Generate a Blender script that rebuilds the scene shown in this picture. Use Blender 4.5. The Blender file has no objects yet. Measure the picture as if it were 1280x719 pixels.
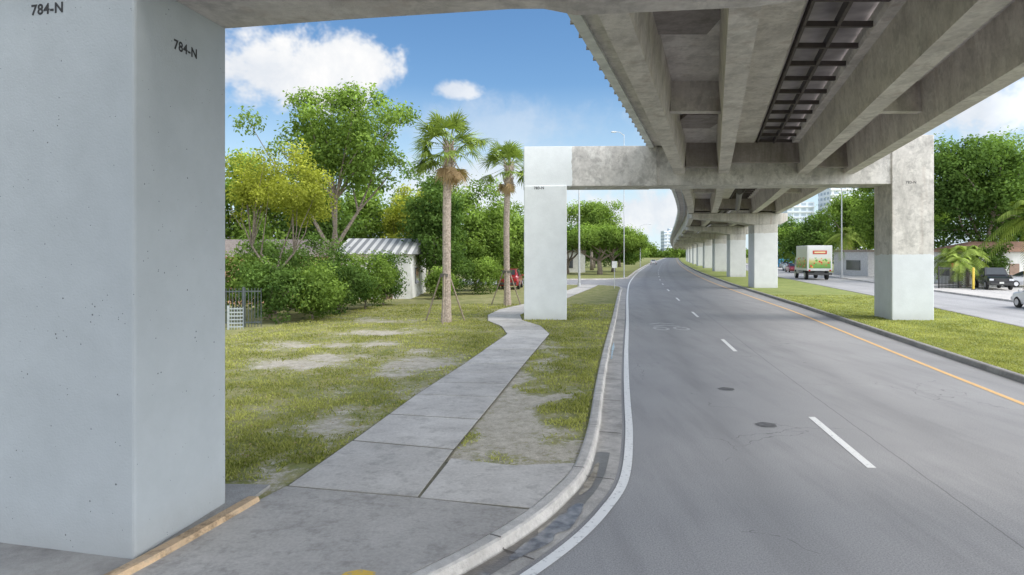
import bpy, math, random
import numpy as np
from mathutils import Vector, Matrix
random.seed(7)
S=bpy.context.scene
COL=S.collection
# ---------------------------------------------------------------- materials
MATS={}
def newmat(name):
    m=bpy.data.materials.new(name); m.use_nodes=True
    nt=m.node_tree; b=nt.nodes['Principled BSDF']
    return m,nt,b
def nd(nt,t,**k):
    n=nt.nodes.new(t)
    for a,v in k.items(): setattr(n,a,v)
    return n
def setin(n,**k):
    for a,v in k.items(): n.inputs[a.replace('_',' ')].default_value=v
def c4(c): return (c[0],c[1],c[2],1)
def noise(nt,vec,scale,detail=4,rough=.55,dist=0):
    n=nd(nt,'ShaderNodeTexNoise'); setin(n,Scale=scale,Detail=detail,Roughness=rough,Distortion=dist)
    if vec is not None: nt.links.new(vec,n.inputs['Vector'])
    return n.outputs['Fac']
def ramp(nt,fac,stops):
    r=nd(nt,'ShaderNodeValToRGB'); e=r.color_ramp.elements
    while len(e)<len(stops): e.new(.5)
    for i,(p,c) in enumerate(stops):
        e[i].position=p; e[i].color=c4(c) if hasattr(c,'__len__') else (c,c,c,1)
    nt.links.new(fac,r.inputs[0]); return r.outputs[0]
def mix(nt,f,a,b,mode='MIX'):
    m=nd(nt,'ShaderNodeMix',data_type='RGBA',blend_type=mode)
    for i,v in ((0,f),(6,a),(7,b)):
        if hasattr(v,'is_linked'): nt.links.new(v,m.inputs[i])
        elif i==0: m.inputs[0].default_value=v
        else: m.inputs[i].default_value=c4(v)
    return m.outputs[2]
def mathn(nt,op,a,b=None,c=None):
    m=nd(nt,'ShaderNodeMath',operation=op)
    for i,v in enumerate((a,b,c)):
        if v is None: continue
        if hasattr(v,'is_linked'): nt.links.new(v,m.inputs[i])
        else: m.inputs[i].default_value=v
    return m.outputs[0]
def bump(nt,b,h,strength=.3,dist=.02):
    n=nd(nt,'ShaderNodeBump'); setin(n,Strength=strength,Distance=dist)
    nt.links.new(h,n.inputs['Height']); nt.links.new(n.outputs[0],b.inputs['Normal'])
def pos(nt,scale=None):
    g=nd(nt,'ShaderNodeNewGeometry'); o=g.outputs['Position']
    if scale:
        m=nd(nt,'ShaderNodeVectorMath',operation='MULTIPLY'); nt.links.new(o,m.inputs[0]); m.inputs[1].default_value=scale; o=m.outputs[0]
    return o
def simple(name,c,rough=.6,var=.15,scale=4,metal=0,bs=0):
    if name in MATS: return MATS[name]
    m,nt,b=newmat(name)
    o=nd(nt,'ShaderNodeTexCoord').outputs['Object']
    f=noise(nt,o,scale,3)
    d=tuple(x*(1-var) for x in c); l=tuple(min(1,x*(1+var)) for x in c)
    nt.links.new(ramp(nt,f,[(.3,d),(.7,l)]),b.inputs['Base Color'])
    setin(b,Roughness=rough,Metallic=metal)
    if bs: bump(nt,b,noise(nt,o,scale*6,2),bs)
    MATS[name]=m; return m
def concrete(name,base,dark,stain=.5,streak=True,paint=None,paint_z=None,paint_x=None,speck=0,rust=0,bs=.25,st_scale=(1.6,1.6,.16),blotch=0):
    m,nt,b=newmat(name); p=pos(nt)
    f=noise(nt,p,.8,6,.7); f2=noise(nt,p,9,4,.65)
    col=mix(nt,ramp(nt,f,[(.36,0),(.62,1)]),dark,base)
    col=mix(nt,.32,col,ramp(nt,f2,[(.3,tuple(x*.6 for x in base)),(.7,tuple(min(1,x*1.15) for x in base))]))
    if streak:
        ps=pos(nt,st_scale); s=noise(nt,ps,1.5,5,.7)
        col=mix(nt,mathn(nt,'MULTIPLY',ramp(nt,s,[(.48,0),(.66,1)]),stain),col,tuple(x*.33 for x in base))
    if blotch:
        s=noise(nt,p,2.3,6,.75,.4)
        col=mix(nt,mathn(nt,'MULTIPLY',ramp(nt,s,[(.50,0),(.60,1)]),blotch),col,tuple(x*.35 for x in base))
        s=noise(nt,p,1.3,5,.7,.6)
        col=mix(nt,mathn(nt,'MULTIPLY',ramp(nt,s,[(.56,0),(.64,1)]),blotch*.7),col,tuple(min(.9,x*1.4) for x in base))
    if rust:
        ps=pos(nt,(2.2,2.2,.3)); s=noise(nt,ps,.9,4,.6)
        col=mix(nt,mathn(nt,'MULTIPLY',ramp(nt,s,[(.57,0),(.7,1)]),rust),col,(.24,.13,.08))
    if paint is not None:
        sep=nd(nt,'ShaderNodeSeparateXYZ'); nt.links.new(p,sep.inputs[0])
        pc=mix(nt,ramp(nt,noise(nt,p,1.6,5,.65),[(.35,0),(.68,1)]),tuple(x*.91 for x in paint),paint)
        wob=mathn(nt,'MULTIPLY',noise(nt,p,2.5,2),.25)
        msk=None
        if paint_z is not None: msk=mathn(nt,'LESS_THAN',mathn(nt,'ADD',sep.outputs[2],wob),paint_z+.12)
        if paint_x is not None:
            mx=mathn(nt,'LESS_THAN',mathn(nt,'ADD',sep.outputs[0],wob),paint_x+.12)
            msk=mx if msk is None else mathn(nt,'MAXIMUM',msk,mx)
        if msk is None: msk=1.0
        col=mix(nt,msk,col,pc)
        d=mathn(nt,'MULTIPLY',ramp(nt,mathn(nt,'ADD',sep.outputs[2],wob),[(.15,1),(.7,0)]),.3)
        col=mix(nt,d,col,(.25,.235,.21))
    if speck:
        v=nd(nt,'ShaderNodeTexVoronoi'); v.inputs['Scale'].default_value=15; nt.links.new(p,v.inputs['Vector'])
        n3=noise(nt,p,5,2)
        thr=mathn(nt,'MULTIPLY',ramp(nt,n3,[(.44,0),(.75,1)]),speck)
        col=mix(nt,mathn(nt,'LESS_THAN',v.outputs['Distance'],thr),col,(.13,.14,.15))
    nt.links.new(col,b.inputs['Base Color']); setin(b,Roughness=.85)
    bump(nt,b,mathn(nt,'ADD',f2,noise(nt,p,45,2)),bs,.02)
    return m
M_PAINT=concrete('painted_concrete',(.5,.5,.5),(.4,.4,.4),0,False,paint=(.43,.465,.485),speck=.17,bs=.2)
M_CONC=concrete('stained_concrete',(.58,.55,.50),(.36,.34,.31),.6,True,rust=.35)
M_GIRD=concrete('girder_concrete',(.68,.635,.59),(.50,.46,.43),.35,True,rust=.25,st_scale=(1.2,.25,.5),blotch=.33)
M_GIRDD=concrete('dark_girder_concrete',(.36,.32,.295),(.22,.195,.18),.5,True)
M_BENT=concrete('bent_concrete',(.66,.635,.595),(.46,.44,.41),.4,True,paint=(.74,.77,.77),paint_z=6.2,paint_x=2.75,rust=.25,st_scale=(1.1,1.1,.5),blotch=.45)
M_PIER=concrete('pier_concrete',(.64,.61,.56),(.46,.435,.40),.4,True,paint=(.66,.69,.70),paint_z=3.1,rust=.25,st_scale=(1.3,1.3,.35),blotch=.4)
M_PIERW=concrete('white_pier_concrete',(.64,.61,.57),(.48,.46,.43),.4,True,paint=(.72,.73,.74),paint_z=5.0)
def slabmat():
    m,nt,b=newmat('sidewalk_concrete'); p=pos(nt)
    a=nd(nt,'ShaderNodeVertexColor',layer_name='Col')
    f=noise(nt,p,1.1,6,.7); f2=noise(nt,p,22,4,.7); f4=noise(nt,p,4,5,.75)
    col=mix(nt,ramp(nt,f,[(.32,0),(.66,1)]),(.52,.49,.455),(.76,.725,.675))
    col=mix(nt,.3,col,ramp(nt,f2,[(.3,(.29,.28,.265)),(.7,(.82,.79,.74))]))
    col=mix(nt,mathn(nt,'MULTIPLY',ramp(nt,f4,[(.5,0),(.64,1)]),.42),col,(.27,.255,.235))
    col=mix(nt,1.0,col,a.outputs[0],'MULTIPLY')
    nt.links.new(col,b.inputs['Base Color']); setin(b,Roughness=.9); bump(nt,b,f2,.25,.01); return m
M_SLAB=slabmat()
M_KERB=concrete('kerb_concrete',(.66,.63,.59),(.38,.36,.33),.4,False,bs=.5,blotch=.3)
M_GUTTER=concrete('gutter_concrete',(.55,.525,.49),(.28,.27,.255),.4,False,bs=.5,blotch=.3)
M_KERBD=concrete('old_kerb_concrete',(.38,.37,.35),(.2,.19,.18),.4,False,bs=.5)
M_YKERB=concrete('worn_yellow_kerb',(.60,.42,.25),(.36,.31,.25),.4,False,bs=.5,blotch=.8)
def asphalt(name='asphalt',lo=(.285,.281,.282),hi=(.36,.355,.353)):
    m,nt,b=newmat(name); p=pos(nt)
    uv=nd(nt,'ShaderNodeUVMap',uv_map='UVMap').outputs[0]
    sp=nd(nt,'ShaderNodeSeparateXYZ'); nt.links.new(uv,sp.inputs[0]); U=sp.outputs[0]
    f=noise(nt,p,.3,5,.65); f2=noise(nt,p,55,2,.8); f3=noise(nt,pos(nt,(1.2,.12,1)),1.6,5,.65)
    col=mix(nt,ramp(nt,f,[(.33,0),(.66,1)]),lo,hi)
    col=mix(nt,.45,col,ramp(nt,f2,[(.3,(.11,.11,.115)),(.7,(.55,.55,.55))]))
    col=mix(nt,mathn(nt,'MULTIPLY',ramp(nt,f3,[(.48,0),(.75,1)]),.4),col,(.18,.18,.182))
    w=mathn(nt,'PINGPONG',mathn(nt,'SUBTRACT',U,.65),1.77)
    oil=ramp(nt,mathn(nt,'ABSOLUTE',mathn(nt,'SUBTRACT',w,1.77)),[(0,1),(.55,0)])
    col=mix(nt,mathn(nt,'MULTIPLY',oil,.25),col,(.18,.18,.182))
    j=mathn(nt,'LESS_THAN',mathn(nt,'ABSOLUTE',mathn(nt,'SUBTRACT',mathn(nt,'ADD',U,mathn(nt,'MULTIPLY',noise(nt,p,2,3),.06)),4.83)),.010)
    wp=nd(nt,'ShaderNodeVectorMath',operation='ADD'); nn=nd(nt,'ShaderNodeTexNoise'); setin(nn,Scale=1.2,Detail=3); nt.links.new(p,nn.inputs['Vector']); nt.links.new(nn.outputs['Color'],wp.inputs[0]); nt.links.new(p,wp.inputs[1])
    cr=nd(nt,'ShaderNodeTexVoronoi',feature='DISTANCE_TO_EDGE'); cr.inputs['Scale'].default_value=.22; nt.links.new(wp.outputs[0],cr.inputs['Vector'])
    ck=mathn(nt,'MULTIPLY',mathn(nt,'LESS_THAN',cr.outputs['Distance'],.0016),mathn(nt,'GREATER_THAN',f,.52))
    col=mix(nt,mathn(nt,'MULTIPLY',mathn(nt,'MAXIMUM',j,ck),.5),col,(.09,.09,.09))
    nt.links.new(col,b.inputs['Base Color']); setin(b,Roughness=.88); bump(nt,b,f2,.35,.008); return m
M_ASPH=asphalt()
def paintmat(name,c,wear=.42):
    m,nt,b=newmat(name); p=pos(nt)
    f=noise(nt,p,14,5,.75)
    col=mix(nt,ramp(nt,f,[(wear-.06,0),(wear+.08,1)]),(.32,.32,.32),c)
    col=mix(nt,mathn(nt,'MULTIPLY',noise(nt,p,1.2,4),.3),col,tuple(x*.6 for x in c))
    nt.links.new(col,b.inputs['Base Color']); setin(b,Roughness=.7); return m
M_WHITE=paintmat('road_paint_white',(.90,.90,.88),.36)
M_FAINT=paintmat('road_paint_faint',(.60,.60,.60),.46)
M_ORANGE=paintmat('road_paint_yellow',(.82,.52,.22),.38)
M_YEL=paintmat('kerb_paint_yellow',(.75,.5,.08),.40)
def lawnmat(name,useattr=True,lo=(.19,.22,.05),hi=(.37,.36,.13)):
    m,nt,b=newmat(name); p=pos(nt)
    f=noise(nt,p,.5,5,.7); f2=noise(nt,p,14,5,.75); f3=noise(nt,p,70,2,.7)
    g=mix(nt,ramp(nt,f,[(.3,0),(.7,1)]),lo,hi)
    g=mix(nt,ramp(nt,f2,[(.42,0),(.72,1)]),g,(.11,.14,.04))
    g=mix(nt,mathn(nt,'MULTIPLY',ramp(nt,noise(nt,p,1.7,5,.75),[(.44,0),(.6,1)]),.6 if useattr else .2),g,(.42,.37,.19))
    if useattr:
        a=nd(nt,'ShaderNodeVertexColor',layer_name='Col').outputs[0]
        d=mix(nt,ramp(nt,noise(nt,p,5,5,.75),[(.3,0),(.65,1)]),(.36,.32,.24),(.66,.61,.52))
        d=mix(nt,ramp(nt,f3,[(.56,0),(.7,1)]),d,(.22,.19,.13))
        bw=nd(nt,'ShaderNodeRGBToBW'); nt.links.new(a,bw.inputs[0])
        k=mathn(nt,'ADD',bw.outputs[0],mathn(nt,'MULTIPLY',mathn(nt,'SUBTRACT',f2,.5),2.2))
        k=mathn(nt,'ADD',k,mathn(nt,'MULTIPLY',mathn(nt,'SUBTRACT',noise(nt,p,2.5,5,.75),.5),1.5))
        g=mix(nt,ramp(nt,k,[(.33,0),(.82,1)]),g,d)
    nt.links.new(g,b.inputs['Base Color']); setin(b,Roughness=.95); bump(nt,b,mathn(nt,'ADD',f2,f3),.6,.04); return m
M_LAWN=lawnmat('lawn'); M_GRASS=lawnmat('grass_ground',False); M_MED=lawnmat('median_grass',False,(.20,.28,.05),(.38,.42,.12))
def leafmat(name,dark,light,tr=.3):
    m=bpy.data.materials.new(name); m.use_nodes=True; nt=m.node_tree; nt.nodes.clear()
    a=nd(nt,'ShaderNodeVertexColor',layer_name='Col'); bw=nd(nt,'ShaderNodeRGBToBW'); nt.links.new(a.outputs[0],bw.inputs[0])
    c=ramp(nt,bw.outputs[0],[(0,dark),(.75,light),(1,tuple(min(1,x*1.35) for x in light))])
    d=nd(nt,'ShaderNodeBsdfDiffuse')
    t=nd(nt,'ShaderNodeBsdfTranslucent')
    nt.links.new(c,d.inputs['Color']); nt.links.new(mix(nt,1.0,c,(1.25,1.3,.6),'MULTIPLY'),t.inputs[0])
    x=nd(nt,'ShaderNodeMixShader'); x.inputs[0].default_value=tr
    o=nd(nt,'ShaderNodeOutputMaterial')
    nt.links.new(d.outputs[0],x.inputs[1]); nt.links.new(t.outputs[0],x.inputs[2]); nt.links.new(x.outputs[0],o.inputs[0]); return m
L_MID=leafmat('leaf_mid_green',(.055,.105,.022),(.28,.40,.09),.35)
L_BRIGHT=leafmat('leaf_yellow_green',(.13,.16,.025),(.47,.50,.09),.4)
L_DARK=leafmat('leaf_dark_green',(.035,.075,.02),(.17,.27,.07),.35)
L_PALM=leafmat('palm_leaf',(.07,.115,.02),(.32,.41,.10),.25)
L_DEAD=leafmat('dead_palm_leaf',(.20,.13,.07),(.50,.37,.22))
L_GRASS=leafmat('grass_blade',(.14,.17,.035),(.47,.47,.16))
BARK=simple('bark',(.24,.20,.16),.9,.4,9,bs=.6)
PBARK=simple('palm_bark',(.40,.33,.27),.9,.4,14,bs=.6)
# ---------------------------------------------------------------- mesh helpers
def top(o,label,cat,group=None):
    o['label']=label; o['category']=cat
    if group: o['group']=group
    return o
def struct(o): o['kind']='structure'; return o
def empty(name,loc,rz=0):
    e=bpy.data.objects.new(name,None); e.location=loc; e.rotation_euler=(0,0,rz); e.empty_display_size=.5; COL.objects.link(e); return e
def mk(name,V,F,mat,parent=None,world=False,smooth=False,bevel=0,origin=None):
    V=[tuple(v) for v in V]
    off=None
    if parent is not None and world: off=parent.location
    elif origin is not None: off=Vector(origin)
    if off is not None: V=[(v[0]-off[0],v[1]-off[1],v[2]-off[2]) for v in V]
    me=bpy.data.meshes.new(name); me.from_pydata(V,[],F); me.update()
    me.materials.append(mat)
    if smooth: me.polygons.foreach_set('use_smooth',[True]*len(me.polygons))
    o=bpy.data.objects.new(name,me); COL.objects.link(o)
    if parent is not None: o.parent=parent
    elif origin is not None: o.location=origin
    if bevel:
        b=o.modifiers.new('b','BEVEL'); b.width=bevel; b.segments=2; b.limit_method='ANGLE'
    return o
class MB:
    def __init__(s): s.V=[]; s.F=[]
    def box(s,c,d,rz=0,tx=1,ty=1):
        b=len(s.V); cs,sn=math.cos(rz),math.sin(rz)
        for z in (-.5,.5):
            for x,y in ((-.5,-.5),(.5,-.5),(.5,.5),(-.5,.5)):
                k=(tx,ty) if z>0 else (1,1)
                X=x*d[0]*k[0]; Y=y*d[1]*k[1]
                s.V.append((c[0]+X*cs-Y*sn,c[1]+X*sn+Y*cs,c[2]+z*d[2]))
        s.F+=[(b,b+3,b+2,b+1),(b+4,b+5,b+6,b+7)]+[(b+i,b+(i+1)%4,b+4+(i+1)%4,b+4+i) for i in range(4)]
        return s
    def tube(s,P,R,n=8,cap=True):
        P=[Vector(p) for p in P]; b=len(s.V)
        for i,p in enumerate(P):
            d=(P[min(i+1,len(P)-1)]-P[max(i-1,0)]).normalized()
            a=d.cross(Vector((0,1,0)) if abs(d.y)<.9 else Vector((1,0,0))).normalized(); c=d.cross(a)
            for k in range(n):
                t=2*math.pi*k/n; s.V.append(tuple(p+(a*math.cos(t)+c*math.sin(t))*R[i]))
        for i in range(len(P)-1):
            for k in range(n):
                s.F.append((b+i*n+k,b+i*n+(k+1)%n,b+(i+1)*n+(k+1)%n,b+(i+1)*n+k))
        if cap:
            s.F.append(tuple(b+k for k in range(n))[::-1]); s.F.append(tuple(b+(len(P)-1)*n+k for k in range(n)))
        return s
    def prism(s,poly,z0,z1):
        b=len(s.V); n=len(poly)
        s.V+=[(p[0],p[1],z0) for p in poly]+[(p[0],p[1],z1) for p in poly]
        s.F+=[tuple(range(b+n-1,b-1,-1)),tuple(range(b+n,b+2*n))]+[(b+i,b+(i+1)%n,b+n+(i+1)%n,b+n+i) for i in range(n)]
        return s
    def quad(s,a,b_,c,d):
        b=len(s.V); s.V+=[tuple(a),tuple(b_),tuple(c),tuple(d)]; s.F.append((b,b+1,b+2,b+3)); return s
    def obj(s,name,mat,parent=None,**k): return mk(name,s.V,s.F,mat,parent,**k)
def setcol(me,vals):
    a=me.color_attributes.new('Col','FLOAT_COLOR','POINT')
    v=np.ones((len(vals),4),dtype=np.float32); v[:,:3]=np.asarray(vals,dtype=np.float32)[:,None]
    a.data.foreach_set('color',v.ravel())
def fastquads(name,V,vals,mat,parent=None,nv=4):
    V=np.asarray(V,dtype=np.float32).reshape(-1,3); n=len(V)//nv
    me=bpy.data.meshes.new(name); me.vertices.add(len(V)); me.vertices.foreach_set('co',V.ravel())
    me.loops.add(len(V)); me.loops.foreach_set('vertex_index',np.arange(len(V),dtype=np.int32))
    me.polygons.add(n); me.polygons.foreach_set('loop_start',np.arange(0,len(V),nv,dtype=np.int32))
    me.update(calc_edges=True); me.materials.append(mat)
    setcol(me,np.repeat(vals,nv))
    o=bpy.data.objects.new(name,me); COL.objects.link(o)
    if parent is not None: o.parent=parent
    return o
def hermite(pts):
    Y=np.array([p[0] for p in pts],float); X=np.array([p[1] for p in pts],float)
    T=np.gradient(X,Y)
    def f(y):
        y=np.asarray(y,float); i=np.clip(np.searchsorted(Y,y)-1,0,len(Y)-2)
        h=Y[i+1]-Y[i]; t=(y-Y[i])/h
        return (2*t**3-3*t**2+1)*X[i]+(t**3-2*t**2+t)*h*T[i]+(-2*t**3+3*t**2)*X[i+1]+(t**3-t**2)*h*T[i+1]
    return f
M=hermite([(-20,-3.6),(0,-.5),(11.9,1.327),(17.4,2.2),(32.2,4.73),(50.8,7.87),(71.5,11.56),(110,19.4),(176,34),(330,70),(600,135)])
G=hermite([(-16,-2.4),(8,4.68),(31.3,11.55),(55.9,18.5),(72.8,22.9),(111.8,32.0),(156,41.8),(240,60.8),(330,82),(600,147)])
def smooth_path(P,n=8):
    P=[Vector((p[0],p[1],0)) for p in P]; out=[]
    for i in range(len(P)-1):
        a=P[max(i-1,0)];b=P[i];c=P[i+1];d=P[min(i+2,len(P)-1)]
        for k in range(n):
            t=k/n
            q=.5*((2*b)+(c-a)*t+(2*a-5*b+4*c-d)*t*t+(3*b-a-3*c+d)*t**3); out.append((q.x,q.y))
    out.append((P[-1].x,P[-1].y)); return out
def offs(path,o):
    r=[]
    for i,p in enumerate(path):
        a=path[max(i-1,0)]; b=path[min(i+1,len(path)-1)]
        dx,dy=b[0]-a[0],b[1]-a[1]; L=math.hypot(dx,dy) or 1
        r.append((p[0]+dy/L*o,p[1]-dx/L*o))
    return r
def sweep(name,path,prof,mat,parent=None,**k):
    V=[];F=[];n=len(prof)
    cols=[offs(path,o) for o,z in prof]
    for i in range(len(path)):
        for j in range(n): V.append((cols[j][i][0],cols[j][i][1],prof[j][1]))
    for i in range(len(path)-1):
        for j in range(n-1):
            F.append((i*n+j,(i+1)*n+j,(i+1)*n+j+1,i*n+j+1))
    return mk(name,V,F,mat,parent,**k)
NEAR=[(-9,4.0),(-5.5,4.15),(-3,4.7),(-1.7,5.55),(-.734,6.59),(0,7.62),(.505,8.61),(.90,9.72)]
def mainpts(ys): return [(float(M(y)),y) for y in ys]
C1=smooth_path(NEAR+mainpts([11.9,14.5,17.4,22,27,32.2,38,44,50.8,56,61])+[(9.75,64.2),(8.3,66.4),(5,67.2),(-5,67.4),(-30,67.6)],8)
C2=smooth_path([(-30,82.6),(2,82.9),(9,83.2),(12.4,84.6),(14.6,88)]+mainpts([93,100,110,125,140,160,180,210,250,300,360,430,500,600]),6)
WL=smooth_path(NEAR+mainpts([11.9,14.5,17.4,22,27,32.2,38,44,50.8,56,61,66,71.5,80,95,110,130,150,176,210,260,330,420,520,600]),8)
# ---------------------------------------------------------------- ground, road
gr=MB(); gr.quad((-1500,-300,-.05),(1500,-300,-.05),(1500,2500,-.05),(-1500,2500,-.05)); struct(gr.obj('ground',M_GRASS))
def xof(path):
    ys=np.array([p[1] for p in path]); xs=np.array([p[0] for p in path]); o=np.argsort(ys,kind='stable')
    return lambda y: float(np.interp(y,ys[o],xs[o]))
XC1=xof(C1); XC2=xof(C2)
rows=sorted(set([-20,0,2,3.9,4.0]+list(np.arange(4,70,.5))+[67.6,67.61,82.59,82.6]+list(np.arange(70,130,2.))+list(np.arange(130,601,10.))))
V=[];F=[];UV=[]
OFFC=[.05,2,4,4.8,6.5,9,12,18,24,34]
for y in rows:
    if y<=4.0: L=-30
    elif y<=67.6: L=XC1(y)+.05
    elif y<82.6: L=-30
    else: L=XC2(y)+.05
    m=float(M(y)); xs=[L]+[max(m+o,L+.02*(i+1)) for i,o in enumerate(OFFC)]
    for x in xs: V.append((x,y,0)); UV.append((x-m,y))
n=len(OFFC)+1
for i in range(len(rows)-1):
    for j in range(n-1): F.append((i*n+j,i*n+j+1,(i+1)*n+j+1,(i+1)*n+j))
road=struct(mk('road',V,F,M_ASPH)); uvl=road.data.uv_layers.new(name='UVMap')
for lp in road.data.loops: uvl.data[lp.index].uv=UV[lp.vertex_index]
prof=[(0,.05),(0,.13),(.03,.14),(.14,.14),(.17,.125),(.19,.02),(.21,.012),(.58,.006),(.58,-.02)]
def kerbset(path,nm,mat=M_KERB,matg=M_GUTTER):
    struct(sweep(nm,path,prof[:6],mat)); struct(sweep('gutter',path,prof[5:8],matg))
kerbset(C1,'kerb'); kerbset(C2,'kerb')
JM=simple('joint_dirt',(.12,.11,.10),.9)
acc=0; nxt=1.2; mb=MB()
for i in range(1,len(C1)-1):
    acc+=math.dist(C1[i-1],C1[i])
    if acc>nxt and 5.3<C1[i][1]<45:
        nxt=acc+2.4; p=Vector((*C1[i],0)); q=Vector((*C1[i+1],0)); t=(q-p).normalized(); r=Vector((t.y,-t.x,0)); w=t*.013
        for (o0,z0),(o1,z1) in (((.02,.1405),(.15,.1425)),((.15,.1425),(.192,.022)),((.195,.022),(.57,.0085))):
            a=p+r*o0; b2=p+r*o1; mb.quad((*(a-w).xy,z0),(*(b2-w).xy,z1),(*(b2+w).xy,z1),(*(a+w).xy,z0))
    elif acc>nxt and C1[i][1]<=5.3: nxt=acc+.3
struct(mb.obj('kerb_joint_lines',JM))
struct(sweep('road_edge_line',WL,[(.64,.0095),(.77,.0095)],M_WHITE))
def ribbon(name,y0,y1,o1,o2,z,mat,st=4.):
    ys=list(np.arange(y0,y1,st))+[y1]
    V=[];F=[]
    for y in ys:
        m=float(M(y))
        V+= [(m+o1(y) if callable(o1) else m+o1,y,z),(m+o2(y) if callable(o2) else m+o2,y,z)]
    for i in range(len(ys)-1): F.append((2*i,2*i+1,2*i+3,2*i+2))
    return struct(mk(name,V,F,mat))
oY=lambda y: float(np.interp(y,[0,14,37,60,600],[8.75,8.9,9.75,9.8,9.8]))
ribbon('road_centre_line',-10,600,lambda y:oY(y)-.07,lambda y:oY(y)+.07,.005,M_ORANGE)
k=-2
while True:
    yc=11.45+11.9*k
    if yc>330: break
    ribbon('lane_marking',yc-1.55,yc+1.55,4.14,4.27,.005,M_WHITE,1.5); k+=1
for (x,y,r) in ((4.93,15.7,.19),(4.62,12.4,.19)):
    c=[(x+r*(1+.12*math.sin(3*t+x))*math.cos(t*.3927),y+r*(1+.1*math.sin(2*t))*math.sin(t*.3927)) for t in range(16)]
    struct(mk('manhole_patch',[(a,b,.006) for a,b in c],[tuple(range(16))],simple('tar_patch',(.13,.13,.132),.8,.4,12)))
mb=MB()
for i,(dx,dy) in enumerate(((0,0),(0,.9))):
    for s in (-1,1):
        mb.quad((6.65,30+dy,.006),(6.65+s*.55,29.5+dy,.006),(6.65+s*.55,29.25+dy,.006),(6.65,29.75+dy,.006))
for s in (-1,1):
    for t in range(12):
        a0,a1=t*.5236,(t+1)*.5236
        q=lambda r,a:(6.65+s*.42+r*math.cos(a),28.5+r*2*math.sin(a),.006)
        mb.quad(q(.22,a0),q(.33,a0),q(.33,a1),q(.22,a1))
struct(mb.obj('bicycle_lane_marking',M_FAINT))
mL=lambda y: float(M(y))+float(np.interp(y,[0,16.5,40,80,600],[9.9,10.25,10.9,11.2,11]))
mR=lambda y: float(M(y))+float(np.interp(y,[0,28,39.5,78,132,600],[16.2,17,18.1,19.8,20.6,20.6]))
fR=lambda y: float(M(y))+float(np.interp(y,[0,42,78,132,600],[24.5,25.6,27.2,28.3,28.3]))
YS=list(np.arange(-12,60,2.))+list(np.arange(60,601,10.))
def vnoise(x,y,seed=0):
    xi=np.floor(x).astype(int); yi=np.floor(y).astype(int); fx=x-xi; fy=y-yi
    fx=fx*fx*(3-2*fx); fy=fy*fy*(3-2*fy)
    def h(a,b):
        n=(a*374761393+b*668265263+seed*974711)&0x7fffffff; n=((n^(n>>13))*1274126177)&0x7fffffff; return ((n^(n>>16))&0xffff)/65535.
    return (h(xi,yi)*(1-fx)+h(xi+1,yi)*fx)*(1-fy)+(h(xi,yi+1)*(1-fx)+h(xi+1,yi+1)*fx)*fy
def fbm(x,y,s=0): return vnoise(x,y,s)*.5+vnoise(x*2.1,y*2.1,s+1)*.27+vnoise(x*4.3,y*4.3,s+2)*.15+vnoise(x*9,y*9,s+3)*.08
BLOB=[(-2.6,19,1.2,2.3,.9),(-5.4,18.6,1.3,1.2,.65),(-5.2,26,1.7,1.1,.85),(-3.1,11.7,.6,1.7,.6),(-.05,11,.75,2.1,1.15),(.15,15,.5,3.8,1.0),(-3.6,15,.9,1.1,.45),(.0,10.1,1.3,.5,.9),
 (-7.5,23,1.8,1.0,.5),(-3.3,9.4,.4,1.0,.6),(-6,31,1.8,.9,.5),(-4,23,1.1,.9,.5),(-2.3,14.6,.28,5,.4),(1.0,20,.35,4.5,.6)]
def dirt(x,y):
    d=np.zeros_like(x); wx=x+(fbm(x*.9,y*.9,21)-.5)*2.2; wy=y+(fbm(x*.9,y*.9,31)-.5)*3
    for bx,by,rx,ry,s in BLOB: d=np.maximum(d,s*1.2*np.exp(-((((wx-bx)/rx)**2+((wy-by)/ry)**2))))
    n=fbm(x*.6,y*.4,3)
    return np.clip(d*(.4+n*1.3)+np.clip((n-.53)*1.3,0,.35),0,1)
ys=np.concatenate([np.arange(4.05,35,.25),np.arange(35,67.5,.6),[67.55]])
ts=np.concatenate([np.arange(0,10,.2),np.arange(10,24,.6),[26,30,36,44,60]])
X=np.zeros((len(ys),len(ts))); Yg=np.repeat(ys[:,None],len(ts),1)
for i,y in enumerate(ys): X[i]=XC1(y)+.02-ts
Z=.105+(fbm(X*.5,Yg*.5,9)-.5)*.05*np.clip(ts-3,0,1)[None,:]
V=np.stack([X,Yg,Z],-1).reshape(-1,3).tolist(); n=len(ts)
F=[(i*n+j+1,i*n+j,(i+1)*n+j,(i+1)*n+j+1) for i in range(len(ys)-1) for j in range(n-1)]
lawn=struct(mk('lawn_ground',V,F,M_LAWN)); setcol(lawn.data,dirt(X,Yg).ravel())
V=[];F=[]
ys2=[82.65,83,84,86,88]+list(np.arange(92,601,8.))
for y in ys2:
    x=XC2(y)+.02; V+=[(x,y,.11),(x-200,y,.11)]
for i in range(len(ys2)-1): F.append((2*i+1,2*i,2*i+2,2*i+3))
struct(mk('verge_ground',V,F,M_GRASS))
def strip(name,f1,f2,z,mat,ys=YS,nx=8,uv=False):
    V=[];F=[];U=[]
    for y in ys:
        a,b=f1(y),f2(y)
        for j in range(nx+1): V.append((a+(b-a)*j/nx,y,z)); U.append((V[-1][0]-float(M(y)),y))
    n=nx+1
    for i in range(len(ys)-1):
        for j in range(nx): F.append((i*n+j,i*n+j+1,(i+1)*n+j+1,(i+1)*n+j))
    o=struct(mk(name,V,F,mat))
    if uv:
        l=o.data.uv_layers.new(name='UVMap')
        for lp in o.data.loops: l.data[lp.index].uv=U[lp.vertex_index]
    return o
strip('median_ground',lambda y:mL(y)+.2,lambda y:mR(y)-.2,.12,M_MED)
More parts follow.
